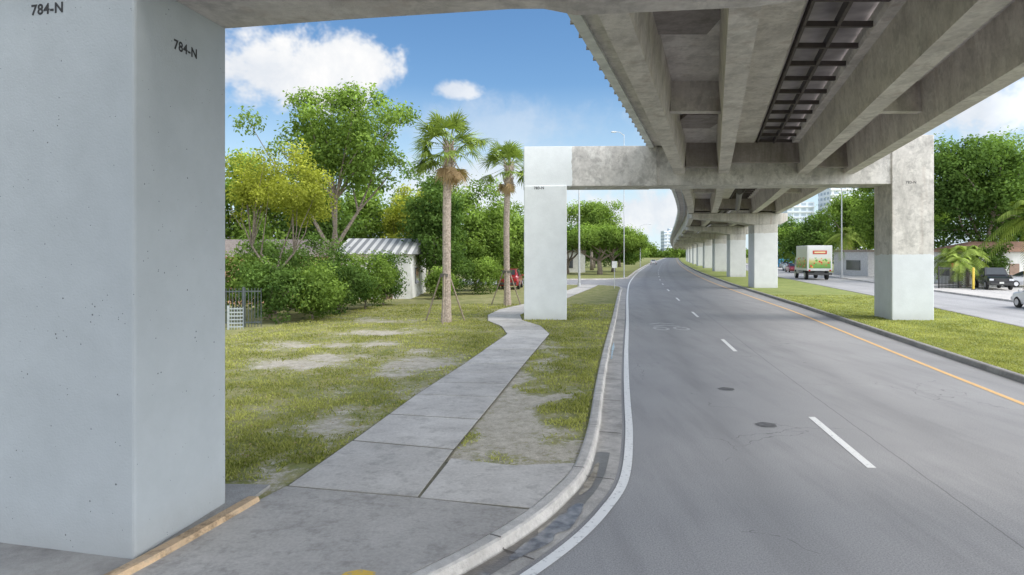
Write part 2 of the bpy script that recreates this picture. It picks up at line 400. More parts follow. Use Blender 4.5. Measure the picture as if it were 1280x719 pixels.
strip('road',lambda y:mR(y)+.0,lambda y:fR(y)+.0,.004,asphalt('pale_asphalt',(.42,.41,.405),(.52,.51,.50)),uv=True)
for f,s in ((mL,1),(mR,-1)):
    path=[(f(y),y) for y in YS]
    struct(sweep('kerb',path,[(0,0),(s*.02,.13),(s*.05,.15),(s*.18,.15),(s*.21,.11)],M_KERBD))
strip('pavement',lambda y:fR(y)+.2,lambda y:fR(y)+2.6,.12,concrete('pavement_concrete',(.64,.61,.57),(.49,.47,.44),.2,False),nx=2)
struct(sweep('kerb',[(fR(y),y) for y in YS],[(0,0),(.02,.13),(.21,.13),(.22,.05)],M_KERB))
strip('forecourt_ground',lambda y:fR(y)+2.6,lambda y:fR(y)+22,.09,concrete('forecourt_concrete',(.58,.56,.53),(.42,.4,.38),.2,False),[y for y in YS if y<110],nx=2)
SV=[];SF=[];SC=[]
def slab(poly,val,z=.134,inset=.04):
    cx=sum(p[0] for p in poly)/len(poly); cy=sum(p[1] for p in poly)/len(poly); q=[]
    for p in poly:
        d=math.hypot(p[0]-cx,p[1]-cy); s=max(0,(d-inset)/d); q.append((cx+(p[0]-cx)*s,cy+(p[1]-cy)*s))
    b=len(SV); n=len(q); dz=random.uniform(-.003,.003)
    SV.extend([(p[0],p[1],z+dz) for p in q]); SV.extend([(p[0],p[1],.08) for p in q]); SC.extend([val]*(2*n))
    SF.append(tuple(range(b,b+n))); SF.extend([(b+i,b+n+i,b+n+(i+1)%n,b+(i+1)%n) for i in range(n)])
LE=[(-2.9,8.75),(-2.56,10.9),(-2.04,14.5),(-1.31,18.6),(-.2,25.5),(-.45,28.2),(-1.1,30.6),(-1.2,33.5),(-.7,36.8),(.8,41.2),(3.0,50),(5.9,62),(6.8,66.5)]
RE=[(-1.14,8.34),(-.87,10.4),(-.29,14.2),(.36,18.6),(1.42,25.5),(1.2,28.4),(.48,30.8),(.42,33.5),(.9,36.3),(2.4,40.4),(4.6,50),(7.5,62),(8.4,66.3)]
def lerp(P,t):
    i=min(int(t),len(P)-2); f=t-i; return (P[i][0]+(P[i+1][0]-P[i][0])*f,P[i][1]+(P[i+1][1]-P[i][1])*f)
for i in range(len(LE)-1):
    L=(math.dist(LE[i],LE[i+1])+math.dist(RE[i],RE[i+1]))/2; n=max(1,round(L/1.5))
    for k in range(n):
        t0,t1=i+k/n,i+(k+1)/n
        slab([lerp(LE,t0),lerp(RE,t0),lerp(RE,t1),lerp(LE,t1)],random.uniform(.80,1.10)*(1.0 if i>1 else .9))
cpn=[p for p in C1 if 8.0<p[1]<9.75]
slab([(-1.14,8.34)]+[(.22,7.98)]+cpn+[(.9,9.74),(0,9.62),(-.9,9.95)],.88,inset=.02)
cpf=[p for p in C1 if p[1]<=7.9 and p[0]>-8.9]
slab([(-2.9,8.75),(-4.4,4.3)]+[p for p in cpf if p[0]>-4.3]+[(.2,7.95),(-1.14,8.34)],.68,inset=.02)
sw=struct(mk('sidewalk',SV,SF,M_SLAB)); setcol(sw.data,SC)
mb=MB()
for i in range(len(LE)-1): mb.quad((*LE[i],.122),(*RE[i],.122),(*RE[i+1],.122),(*LE[i+1],.122))
mb.quad((-2.9,8.75,.1215),(-1.14,8.34,.1215),(.2,7.95,.1215),(-3,8.0,.1215)); mb.quad((-1.2,8.3,.1235),(.3,7.95,.1235),(.3,9.0,.1235),(-.95,9.8,.1235))
struct(mb.obj('sidewalk_joint_bed',simple('joint_bed',(.15,.14,.10),.95,.4)))
struct(mk('kerb_paint_patch',[(-1.62,6.2,.14),(-1.25,6.2,.14),(-1.27,6.36,.14),(-1.42,6.42,.14),(-1.55,6.36,.14)],[(0,1,2,3,4)],M_YEL))
yk=smooth_path([(-3.9,5.2),(-3.5,6.3),(-3.22,7.3),(-3.0,8.2)],4)
struct(sweep('painted_kerb',yk,[(-.2,.1),(-.185,.18),(-.05,.19),(-.02,.1)],M_YKERB))
pad=MB(); pad.prism([(-7.5,6.6),(-3.7,6.05),(-3.15,8.3),(-3.1,8.75),(-7.4,8.95)],.05,.15)
struct(pad.obj('column_plinth_ground',M_KERBD))
fg=MB(); fg.quad((-9,3.9,.112),(-4,4.3,.112),(-3.6,6.3,.112),(-9,7.0,.112)); struct(fg.obj('verge_dirt_ground',M_GUTTER))
WATER,nt,b=newmat('puddle_water'); setin(b,Roughness=.03); b.inputs['IOR'].default_value=1.5
nt.links.new(ramp(nt,noise(nt,pos(nt),6,4,.6),[(.35,(.16,.14,.11)),(.7,(.42,.39,.34))]),b.inputs['Base Color'])
def puddle(y0,y1,seed,omin,omax):
    seg=[p for p in C1 if y0<=p[1]<=y1]
    pp=smooth_path(seg,6); N=len(pp)
    a=[];b=[]
    for i in range(N):
        e=math.sin(math.pi*i/(N-1))**.5 if 0<i<N-1 else 0
        v=float(vnoise(np.array([i*.16+seed]),np.array([.5]),seed)[0]); v2=float(vnoise(np.array([i*.13+seed]),np.array([2.5]),seed)[0])
        a.append((omin+omax)/2-(omax-omin)/2*e*(.3+.7*v)); b.append((omin+omax)/2+(omax-omin)/2*e*(.3+.7*v2))
    A=[offs(pp,a[i])[i] for i in range(N)]; B=[offs(pp,b[i])[i] for i in range(N)]
    V=[(p[0],p[1],.0165) for p in A]+[(p[0],p[1],.0165) for p in B]
    F=[(i,N+i,N+i+1,i+1) for i in range(N-1)]
    return struct(mk('puddle_water',V,F,WATER))
WET=concrete('wet_gutter',(.24,.22,.19),(.12,.11,.10),.2,False); WET.node_tree.nodes['Principled BSDF'].inputs['Roughness'].default_value=.35
seg=[p for p in C1 if 6.3<=p[1]<=11]
struct(sweep('wet_gutter_ground',seg,[(.2,.0135),(.42,.0117)],WET))
puddle(7.0,8.7,1,.2,.58); puddle(8.8,10.2,4,.2,.36); puddle(6.1,6.9,5,.24,.52); puddle(20,24,6,.2,.34)
# ---------------------------------------------------------------- near bent (784-N)
def text(body,size,origin,xdir,parent,name='column_number'):
    cu=bpy.data.curves.new('t','FONT'); cu.body=body; cu.size=size; cu.extrude=.0005; cu.offset=.004; cu.space_character=1.08
    o=bpy.data.objects.new('t',cu); COL.objects.link(o)
    dg=bpy.context.evaluated_depsgraph_get(); me=bpy.data.meshes.new_from_object(o.evaluated_get(dg))
    bpy.data.objects.remove(o)
    x=Vector(xdir).normalized(); z=x.cross(Vector((0,0,1))); m=Matrix((x,Vector((0,0,1)),z)).transposed().to_4x4()
    m.translation=Vector(origin)-parent.location+z*.003
    me.transform(m); me.materials.clear(); me.materials.append(simple('black_stencil_paint',(.03,.03,.032),.7))
    q=bpy.data.objects.new(name,me); COL.objects.link(q); q.parent=parent; return q
nb=top(empty('straddle_bent',(-4.4,7.6,0)),'pale grey painted concrete straddle bent column stencilled 784-N beside the sidewalk','bridge support','concrete supports of the elevated railway')
lf,nr,rf,bk=(-5.36,7.02),(-3.65,6.6),(-3.4,8.12),(-5.1,8.55)
mb=MB(); mb.prism([lf,nr,rf,bk],.1,5.83); mb.obj('column',M_PAINT,nb,world=True,bevel=.03)
def beam(mb,xs):
    b=len(mb.V)
    for (x,zb,zt,y0,y1) in xs: mb.V+=[(x,y0,zb),(x,y1,zb),(x,y1,zt),(x,y0,zt)]
    for i in range(len(xs)-1):
        for j in range(4): mb.F.append((b+i*4+j,b+i*4+(j+1)%4,b+(i+1)*4+(j+1)%4,b+(i+1)*4+j))
    mb.F+= [(b,b+3,b+2,b+1),(b+(len(xs)-1)*4,b+(len(xs)-1)*4+1,b+(len(xs)-1)*4+2,b+(len(xs)-1)*4+3)]
def fy(x): return 8.12-.165*(x+3.4)
mb=MB()
xs=[(x,zb,7.75,fy(x)-1.56,fy(x)+.02) for x,zb in ((-5.4,5.80),(-3.3,5.78),(-2,5.80),(.0,5.81),(.35,5.79),(.70,5.70),(2.5,5.68),(3.4,5.75),(8,5.75),(14,5.8))]
beam(mb,xs); mb.obj('cross_beam',M_GIRD,nb,world=True,bevel=.04)
mb=MB(); mb.prism([(12.1,4.3),(13.9,4.05),(14.1,5.7),(12.3,5.95)],.1,5.75); mb.obj('column',M_PAINT,nb,world=True,bevel=.03)
d=Vector((nr[0]-lf[0],nr[1]-lf[1],0)).normalized()
p=Vector((lf[0],lf[1],0))+d*.52; text('784-N',.145,(p.x,p.y,5.515),d,nb)
d2=Vector((rf[0]-nr[0],rf[1]-nr[1],0)).normalized(); p=Vector((nr[0],nr[1],0))+d2*.58; text('784-N',.145,(p.x,p.y,5.265),d2,nb)
# ---------------------------------------------------------------- second straddle bent
b2=top(empty('straddle_bent',(1.5,32.3,0)),'weathered concrete straddle bent with white painted column over the road','bridge support','concrete supports of the elevated railway')
mb=MB(); mb.prism([(.55,31.3),(2.5,31.15),(2.6,33.2),(.65,33.35)],.08,6.25); mb.obj('column',M_BENT,b2,world=True,bevel=.04)
mb=MB(); mb.prism([(17.2,30.9),(19.05,30.8),(19.35,32.85),(17.5,33.0)],.08,8.5); mb.obj('column',M_PIER,b2,world=True,bevel=.04)
mb=MB(); beam(mb,[(.56,6.23,8.05,31.32,33.3),(6.6,6.23,8.05,31.1,33.0),(6.61,6.25,8.0,31.15,32.95),(17.3,6.3,8.0,31.0,32.8)]); mb.obj('cross_beam',M_BENT,b2,world=True,bevel=.04)
text('783-N',.17,(1.0,31.26,6.08),(1,-.077,0),b2); text('783-N',.17,(17.8,30.87,6.3),(1,-.054,0),b2)
PY=[61.5,91,120,149,178,207,236,265,294]
for i,y in enumerate(PY):
    gx=float(G(y)); px=gx+2.6
    e=top(empty('bridge_pier',(px,y,0)),'square concrete pier with hammerhead cap standing in the grass median','bridge support','concrete supports of the elevated railway')
    mb=MB(); mb.prism([(-1.1,-.9),(.95,-1.05),(1.1,.9),(-.95,1.05)],.08,6.05); mb.obj('column',M_PIERW,e,bevel=.05)
    mb=MB(); beam(mb,[(-6.6,6.3,6.75,-.85,.85),(-3.2,6.05,6.75,-.9,.9),(-1.3,5.75,6.75,-1.0,1.0),(1.2,5.75,6.75,-1.05,1.0),(1.9,6.1,6.75,-.9,.9)]); mb.obj('pier_cap',M_CONC,e,bevel=.04)
# ---------------------------------------------------------------- guideway
gw=top(empty('elevated_railway',(11.55,31.3,6.7)),'long elevated concrete railway guideway curving above the road on piers','bridge')
GY=list(np.arange(-16,120,4.))+list(np.arange(120,601,10.))
GYp=[(float(G(y)),y) for y in GY]
def gsweep(name,prof,mat,**k):
    V=[];F=[];n=len(prof)
    for x,y in GYp:
        for o,z in prof: V.append((x+o,y,z))
    for i in range(len(GYp)-1):
        for j in range(n): F.append((i*n+j,(i+1)*n+j,(i+1)*n+(j+1)%n,i*n+(j+1)%n))
    F.append(tuple(range(n))[::-1]); F.append(tuple((len(GYp)-1)*n+j for j in range(n)))
    return mk(name,V,F,mat,gw,world=True,**k)
for o in (-3.85,-1.85,1.75,3.85):
    gsweep('girder',[(o-.24,6.77),(o+.24,6.77),(o+.34,7.9),(o+.34,8.06),(o-.34,8.06),(o-.34,7.9)],M_GIRD)
gsweep('deck_slab',[(-5.05,8.05),(-4.2,8.0),(-.55,8.0),(-.45,8.1),(-.45,8.3),(-5.05,8.3)],M_GIRD)
gsweep('deck_slab',[(1.1,8.1),(1.15,8.0),(4.2,8.0),(5.05,8.05),(5.05,8.3),(1.1,8.3)],M_GIRD)
PPT=simple('parapet_paint',(.7,.71,.70),.8,.2,2)
gsweep('parapet',[(-5.28,7.96),(-5.02,7.96),(-5.02,8.55),(-5.28,8.55)],PPT)
gsweep('parapet',[(5.02,7.96),(5.28,7.96),(5.28,8.55),(5.02,8.55)],PPT)
DG=simple('dark_grating',(.085,.07,.065),.8)
gsweep('walkway_cover',[(-.5,8.36),(1.15,8.36),(1.15,8.4),(-.5,8.4)],simple('walkway_deck',(.34,.31,.31),.8,.35,1.2))
for y in np.arange(8.6,70,1.5):
    gx=float(G(y)); mb=MB(); mb.box((gx+.32,y,8.02),(1.5,.09,.12)); mb.obj('walkway_crossbar',DG,gw,world=True)
gsweep('walkway_rail',[(-.42,7.97),(-.36,7.97),(-.36,8.2),(-.42,8.2)],DG)
gsweep('walkway_rail',[(.30,7.97),(.38,7.97),(.38,8.2),(.30,8.2)],DG)
RB=simple('rusty_bracket',(.30,.26,.22),.8)
for y in np.arange(9,52,.9):
    gx=float(G(y)); mb=MB(); mb.box((gx-5.31,y,8.0),(.07,.09,.08)); mb.obj('parapet_bracket',RB,gw,world=True)
def dia(y,o1,o2,z0,z1,mat,t=.35,name='diaphragm'):
    gx=float(G(y)); mb=MB(); mb.box((gx+(o1+o2)/2,y,(z0+z1)/2),(o2-o1,t,z1-z0)); mb.obj(name,mat,gw,world=True)
for y in (19.5,45,75,105):
    dia(y,-3.6,-2.1,7.15,8.02,M_GIRD); dia(y,2.0,3.6,7.15,8.02,M_GIRD)
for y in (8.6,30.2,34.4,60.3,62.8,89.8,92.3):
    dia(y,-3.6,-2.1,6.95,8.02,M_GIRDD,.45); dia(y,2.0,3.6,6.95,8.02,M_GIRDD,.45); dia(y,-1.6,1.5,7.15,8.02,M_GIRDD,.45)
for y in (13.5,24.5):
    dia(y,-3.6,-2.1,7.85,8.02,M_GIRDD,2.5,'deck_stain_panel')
gsweep('conduit',[(-4.55,7.86),(-4.47,7.86),(-4.47,7.94),(-4.55,7.94)],simple('galvanised_conduit',(.5,.52,.53),.5,.1,3))
mb=MB(); mb.tube([(12.0,36,6.4),(16.5,50,6.4)],[.16,.16],10); mb.obj('drain_pipe',simple('dark_pipe',(.12,.11,.10),.6),gw,world=True)
# ---------------------------------------------------------------- trees
def rsph(rng,n):
    v=rng.normal(size=(n,3)); return v/np.linalg.norm(v,axis=1)[:,None]
def leafcloud(rng,C,R,nper,size,flat=.75):
    Vs=[];vals=[]
    for i,(c,r) in enumerate(zip(C,R)):
        n=max(8,int(nper*(r**2)))
        d=rsph(rng,n); rad=r*rng.uniform(.25,1,n)**.6
        p=np.array(c)+d*rad[:,None]*np.array([1,1,flat]); p+=rng.normal(size=p.shape)*.17*r
        nrm=d*.6+rsph(rng,n)*.8+np.array([0,0,.5]); nrm/=np.linalg.norm(nrm,axis=1)[:,None]
        t=np.cross(nrm,rsph(rng,n)); t/=np.linalg.norm(t,axis=1)[:,None]; b=np.cross(nrm,t)
        L=size*rng.uniform(.6,1.25,n)[:,None]; W=L*.5
        q=np.stack([p-t*L*.5,p+b*W*.5+nrm*L*.06,p+t*L*.5-nrm*L*.1,p-b*W*.5+nrm*L*.06],1)
        cv=rng.uniform(.1,1.0)
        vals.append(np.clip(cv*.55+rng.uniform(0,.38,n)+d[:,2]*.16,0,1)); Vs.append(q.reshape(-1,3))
    return np.concatenate(Vs),np.concatenate(vals)
def tree(loc,cz,cr,seed,mat,label,nclump=36,clr=(.9,1.6),nper=260,size=.26,trunk=.25,fork=None,coff=(0,0),group=None,name='tree',wild=.25,low=-.6,cat='tree'):
    rng=np.random.default_rng(seed); e=top(empty(name,loc),label,cat,group)
    C=[];R=[]
    cr=np.array(cr,float)
    while len(C)<nclump:
        d=rsph(rng,1)[0]; r=rng.uniform(.08,1)**.45
        if d[2]<low: continue
        lump=1+wild*math.sin(3*math.atan2(d[1],d[0])+seed)+wild*.8*math.sin(5*d[2]+seed*2)
        p=np.array([coff[0],coff[1],cz])+d*cr*r*lump*.88
        rr=rng.uniform(*clr); p[2]=max(p[2],rr*.45)
        C.append(p);R.append(rr)
    V,vals=leafcloud(rng,C,R,nper,size)
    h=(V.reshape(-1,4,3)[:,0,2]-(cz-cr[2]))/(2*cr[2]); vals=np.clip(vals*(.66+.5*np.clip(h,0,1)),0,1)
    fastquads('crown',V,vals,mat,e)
    mb=MB(); fk=fork or (cz-cr[2]*.75); fk=max(fk,.5)
    j=lambda s:rng.uniform(-s,s)
    tp=[(0,0,-.1),(j(.1),j(.1),fk*.4),(coff[0]*.4+j(.2),coff[1]*.4+j(.15),fk)]
    mb.tube(tp,[trunk*1.35,trunk,trunk*.85],10)
    nl=4; hubs=[]
    for k in range(nl):
        a=6.28*k/nl+j(.5); hp=np.array(tp[-1])+np.array([math.cos(a)*cr[0]*.32,math.sin(a)*cr[1]*.32,cr[2]*rng.uniform(.35,.75)])
        mb.tube([tuple(np.array(tp[-1])-np.array([0,0,.15])),tuple((np.array(tp[-1])+hp)/2+np.array([j(.2),j(.2),-.1])),tuple(hp)],[trunk*.6,trunk*.45,trunk*.34],7,False); hubs.append(hp)
    for i in rng.permutation(len(C))[:min(len(C),20)]:
        c=C[i]; a=min(hubs,key=lambda q:np.linalg.norm(q-c)); m1=a+(c-a)*.5+np.array([j(.3),j(.3),j(.2)])
        mb.tube([tuple(a),tuple(m1),tuple(c)],[trunk*.3,trunk*.17,trunk*.05],5,False)
    mb.obj('trunk',BARK,e,smooth=True); return e
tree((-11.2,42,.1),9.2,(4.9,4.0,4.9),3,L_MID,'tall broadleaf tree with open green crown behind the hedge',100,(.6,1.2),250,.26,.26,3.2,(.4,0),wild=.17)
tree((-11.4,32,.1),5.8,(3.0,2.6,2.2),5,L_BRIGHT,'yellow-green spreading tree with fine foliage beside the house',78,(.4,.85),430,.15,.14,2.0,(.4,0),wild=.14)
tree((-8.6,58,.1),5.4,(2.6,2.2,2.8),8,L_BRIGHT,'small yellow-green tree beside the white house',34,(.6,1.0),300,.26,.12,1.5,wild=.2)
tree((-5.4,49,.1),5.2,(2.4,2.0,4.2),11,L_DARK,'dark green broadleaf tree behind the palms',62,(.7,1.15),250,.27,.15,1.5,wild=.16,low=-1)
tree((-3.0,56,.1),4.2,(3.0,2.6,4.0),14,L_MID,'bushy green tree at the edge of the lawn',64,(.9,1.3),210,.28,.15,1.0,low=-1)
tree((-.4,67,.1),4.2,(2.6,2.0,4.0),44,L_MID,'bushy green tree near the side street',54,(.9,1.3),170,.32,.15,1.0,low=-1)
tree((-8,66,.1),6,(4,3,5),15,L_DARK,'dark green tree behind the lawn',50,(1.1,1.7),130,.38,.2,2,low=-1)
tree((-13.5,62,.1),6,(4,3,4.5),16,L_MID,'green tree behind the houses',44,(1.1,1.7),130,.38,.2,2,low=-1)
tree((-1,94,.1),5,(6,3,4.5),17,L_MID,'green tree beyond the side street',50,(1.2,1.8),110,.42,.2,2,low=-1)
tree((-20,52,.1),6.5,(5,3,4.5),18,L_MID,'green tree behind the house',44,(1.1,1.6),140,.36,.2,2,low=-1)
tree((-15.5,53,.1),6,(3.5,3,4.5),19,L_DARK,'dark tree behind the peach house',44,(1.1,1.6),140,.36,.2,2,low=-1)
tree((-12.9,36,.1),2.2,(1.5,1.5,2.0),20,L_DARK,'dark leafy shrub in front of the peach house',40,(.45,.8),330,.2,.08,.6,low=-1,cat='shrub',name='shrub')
ug='spreading trees along the verge beyond the side street'
tree((13.0,101,.1),5.2,(6.5,5,1.7),21,L_MID,'wide umbrella-shaped tree on the verge',84,(.9,1.5),170,.34,.35,2.2,wild=.06,group=ug)
tree((8.6,106,.1),5.4,(5.5,5,2.2),121,L_DARK,'wide spreading tree on the verge',64,(1.0,1.6),140,.38,.3,2.0,wild=.1,group=ug)
tree((17.2,116,.1),5.0,(5.5,5,1.9),122,L_MID,'wide spreading tree on the verge near the road',64,(1.0,1.6),120,.42,.3,2.2,wild=.08,group=ug)
tree((15.0,128,.1),9.5,(5,4,4),22,L_MID,'tall green tree beyond the umbrella tree',50,(1.2,1.9),105,.46,.3,4)
tree((8,140,.1),6,(6,4,5),23,L_DARK,'dark green tree in the distance',40,(1.3,1.9),90,.5,.3,3,low=-1)
tree((18,150,.1),4.5,(6,4,4),123,L_DARK,'dark green bushy tree in the distance',36,(1.3,1.9),80,.5,.3,3,low=-1)
tree((25.5,162,.1),5.0,(5.0,4,4.2),24,L_DARK,'dark green street tree in the distance',44,(1.3,2),80,.55,.3,2.5,low=-1)
tree((33,195,.1),4.6,(5,4,4.4),124,L_MID,'green street tree in the distance',40,(1.3,2),70,.6,.3,2.5,low=-1)
tree((42,245,.1),6,(8,5,5),25,L_DARK,'dark green trees far along the verge',44,(1.5,2.4),60,.7,.3,2.5,low=-1)
rng=np.random.default_rng(90); C=[];R=[]
for i in range(150): C.append((rng.uniform(60,330),rng.uniform(606,650),rng.uniform(1,14)*(.6+.4*math.sin(i)))); R.append(rng.uniform(5,8))
V,vals=leafcloud(rng,C,R,5,2.6); fw=fastquads('distant_woodland',V,vals*.8,L_MID); fw['kind']='stuff'; fw['label']='distant band of green trees beyond the road'; fw['category']='trees'
g='trees behind the shops across the road'
tree((51,74,.1),9.8,(6.5,5,6.4),31,L_DARK,'large dense dark green tree behind the forecourt',110,(1.1,1.9),110,.42,.4,3,group=g,low=-1,wild=.15)
tree((60,80,.1),10,(7,5,7.0),32,L_MID,'large green tree behind the forecourt',90,(1.3,2.1),100,.44,.4,3,group=g,low=-1)
tree((50,90,.1),9.4,(5.5,5,6),33,L_MID,'tall green tree behind the shops',70,(1.2,1.9),100,.44,.4,3,group=g,low=-1)
tree((68,84,.1),9,(6,5,6.5),34,L_DARK,'dark green tree by the shops',60,(1.3,2.0),100,.44,.4,3,group=g,low=-1)
tree((56,112,.1),8.5,(6,5,6.3),35,L_MID,'tall green tree behind the shops',60,(1.4,2.1),85,.5,.4,3,group=g,low=-1)
tree((57,130,.1),6,(6,5,4.6),36,L_DARK,'dark green tree beside the far road',46,(1.3,2.0),80,.52,.3,3,group=g,low=-1)
tree((64,152,.1),6,(7,5,5),37,L_MID,'green tree beside the far road',46,(1.4,2.1),70,.56,.3,3,group=g,low=-1)
tree((72,122,.1),9,(9,5,6.5),38,L_DARK,'dark green tree behind the shops',60,(1.6,2.4),70,.56,.4,3,group=g,low=-1)
tree((78,190,.1),6.5,(9,5,5),39,L_DARK,'dark green tree in the distance',44,(1.6,2.4),55,.65,.4,3,group=g,low=-1)
tree((46.5,66,.1),2.4,(2.2,1.6,2.0),41,L_DARK,'rounded dark shrub by the forecourt fence',30,(.5,.9),240,.24,.1,.6,group=g,low=-1)
hg='shrubs of the hedge along the lawn'
for i,(x,y,r,h,mt) in enumerate(((-10.3,29.9,1.4,1.5,L_DARK),(-9.1,31.2,1.5,1.3,L_MID),(-10.9,33.5,1.7,1.8,L_DARK),(-8.7,34.5,1.5,1.5,L_DARK),(-8.0,37.2,1.4,1.6,L_MID),(-7.5,40.0,1.3,1.8,L_DARK),(-12.8,31.5,1.5,2.0,L_MID),(-10.0,37,1.7,2.1,L_DARK),(-4.3,50,1.7,1.7,L_DARK),(-2.2,51.5,1.4,1.5,L_MID),(-4.8,45.5,.9,1.1,L_MID))):
    tree((x,y,.1),h,(r,r,h*.9),60+i,mt,'dense leafy hedge shrub beside the lawn',44,(.36,.7),440,.17,.05,.4,group=hg,name='hedge_shrub',wild=.18,low=-1,cat='shrub')
def palm(loc,h,seed,label,mode='fan',R=1.7,lean=(0,0),tr=.17,nf=38,dead=12,group=None):
    rng=np.random.default_rng(seed); e=top(empty('palm_tree',loc),label,'palm tree',group)
    mb=MB(); P_=[];R_=[]
    N=26
    for i in range(N+1):
        t=i/N; P_.append((lean[0]*t*t+.06*math.sin(4*t+seed),lean[1]*t*t,-.1+h*t)); R_.append(tr*((1.35-.35*min(1,t*6)) if t<.17 else (1+.25*max(0,t-.8)*5*.6))*(1+.05*(i%2)))
    mb.tube(P_,R_,12)
    for i in range(60):
        a=rng.uniform(0,6.28); z=h-rng.uniform(.0,1.6); r=tr*1.15
        cx=lean[0]*(z/h)**2; mb.tube([(cx+r*.7*math.cos(a),lean[1]+r*.7*math.sin(a),z),(cx+r*1.7*math.cos(a),lean[1]+r*1.7*math.sin(a),z+.28)],[.04,.02],5)
    mb.obj('trunk',PBARK,e)
    top_=np.array(P_[-1]); V=[];vals=[];VD=[];vd=[]
    for k in range(nf+dead):
        isd=k>=nf; a=rng.uniform(0,6.28)
        el=rng.uniform(-.6,1.35) if not isd else rng.uniform(-1.4,-.8)
        d=np.array([math.cos(a)*math.cos(el),math.sin(a)*math.cos(el),math.sin(el)]); s=np.array([-math.sin(a),math.cos(a),0]); up=np.cross(s,-d)
        tw=rng.uniform(-.4,.4); s,up=s*math.cos(tw)+up*math.sin(tw),up*math.cos(tw)-s*math.sin(tw)
        Q,vv=(VD,vd) if isd else (V,vals)
        cv=rng.uniform(.2,.85)
        if mode=='fan':
            pl=R*rng.uniform(.40,.66)*(.7 if isd else 1); fl=R*rng.uniform(.32,.44)*(.7 if isd else 1)
            p0=top_+np.array([0,0,-.3 if isd else rng.uniform(-.2,.1)]); p1=p0+d*pl+np.array([0,0,-.1])
            Q.append([p0+s*.02,p1+s*.02,p1-s*.02,p0-s*.02]); vv.append(cv)
            for j in range(21):
                t=(j/20-.5)*3.3+rng.uniform(-.05,.05); ll=fl*(1-.18*abs(t)/1.9)*rng.uniform(.8,1.15)
                dir_=d*math.cos(t)+s*math.sin(t); fold=-abs(math.sin(t))*.3
                dir_=dir_+up*fold; m=p1+dir_*ll*.62+np.array([0,0,-.03*ll]); tip=p1+dir_*ll*1.08+np.array([0,0,-.25*ll*rng.uniform(.2,1.5)])
                w=np.cross(dir_,up); w/=np.linalg.norm(w)+1e-6; w*=.028
                Q.append([p1+w*.2,m+w,m-w,p1-w*.2]); vv.append(min(1,max(0,cv+rng.uniform(-.2,.2))))
                Q.append([m+w,tip+w*.1,tip-w*.1,m-w]); vv.append(min(1,max(0,cv+rng.uniform(-.1,.25))))
        else:
            Lf=R*rng.uniform(.85,1.1); n=26; pp=[]
            for j in range(n+1):
                t=j/n; pp.append(top_+np.array([d[0],d[1],0])*Lf*t+np.array([0,0,math.sin(el)*Lf*t-Lf*.75*t*t]))
            for j in range(n):
                Q.append([pp[j]+s*.02,pp[j+1]+s*.02,pp[j+1]-s*.02,pp[j]-s*.02]); vv.append(cv)
                if j<2: continue
                ll=Lf*.30*math.sin(math.pi*(j+1)/(n+2))**.6; ax=pp[j+1]-pp[j]; ax/=np.linalg.norm(ax)
                for sg in (-1,1):
                    dd=s*sg*.85+ax*.5+np.array([0,0,-.35]); dd/=np.linalg.norm(dd); tip=pp[j]+dd*ll
                    w=ax*.03*R/1.7; Q.append([pp[j]-w,pp[j]+w,tip+w*.2,tip-w*.2]); vv.append(min(1,max(0,cv+rng.uniform(-.2,.2))))
    fastquads('crown',np.array(V).reshape(-1,3),np.array(vals),L_PALM,e)
    if dead: fastquads('dead_fronds',np.array(VD).reshape(-1,3),np.array(vd),L_DEAD,e)
    return e
pg='tall fan palms on the lawn'
palm((-2.96,30.2,.1),7.9,1,'tall fan palm braced with timber on the lawn',R=2.05,lean=(.25,0),tr=.18,nf=54,dead=7,group=pg)
palm((-.32,40.2,.1),8.3,2,'tall fan palm beside the white concrete column',R=2.0,lean=(.15,0),tr=.17,nf=50,dead=6,group=pg)
pg='palms around the shops across the road'
palm((49.0,64,.1),6.8,5,'arching feather palm by the shops','feather',4.6,tr=.2,nf=30,dead=4,group=pg)
palm((45.0,70,.1),3.0,6,'short feather palm by the shops','feather',2.6,tr=.16,nf=22,dead=0,group=pg)
palm((42,63,.1),3.2,7,'short feather palm by the forecourt','feather',2.6,tr=.15,nf=22,dead=0,group=pg)
palm((50.5,103,.1),6.2,8,'feather palm beside the far road','feather',3.6,tr=.2,nf=22,dead=2,group=pg)
palm((40.3,61.5,.1),2.4,9,'short feather palm by the forecourt','feather',2.2,tr=.12,nf=20,dead=0,group=pg)
TIM=simple('weathered_timber',(.30,.25,.19),.85,.3,8)
def brace(loc,h,label):
    e=top(empty('tree_brace',loc),label,'tree support','timber braces holding the palms')
    for a in (.6,2.7,4.7):
        mb=MB(); mb.tube([(1.0*math.cos(a),1.0*math.sin(a),0),(.2*math.cos(a),.2*math.sin(a),h)],[.036,.036],4); mb.obj('strut',TIM,e)
    mb=MB(); mb.tube([(0,0,h-.1),(0,0,h+.05)],[.23,.23],12); mb.obj('strap_collar',simple('dark_strap',(.12,.11,.09),.8),e)
brace((-2.96,30.2,.1),2.1,'three timber struts strapped around the palm trunk'); brace((-.32,40.2,.1),2.0,'three timber struts strapped around the palm trunk')
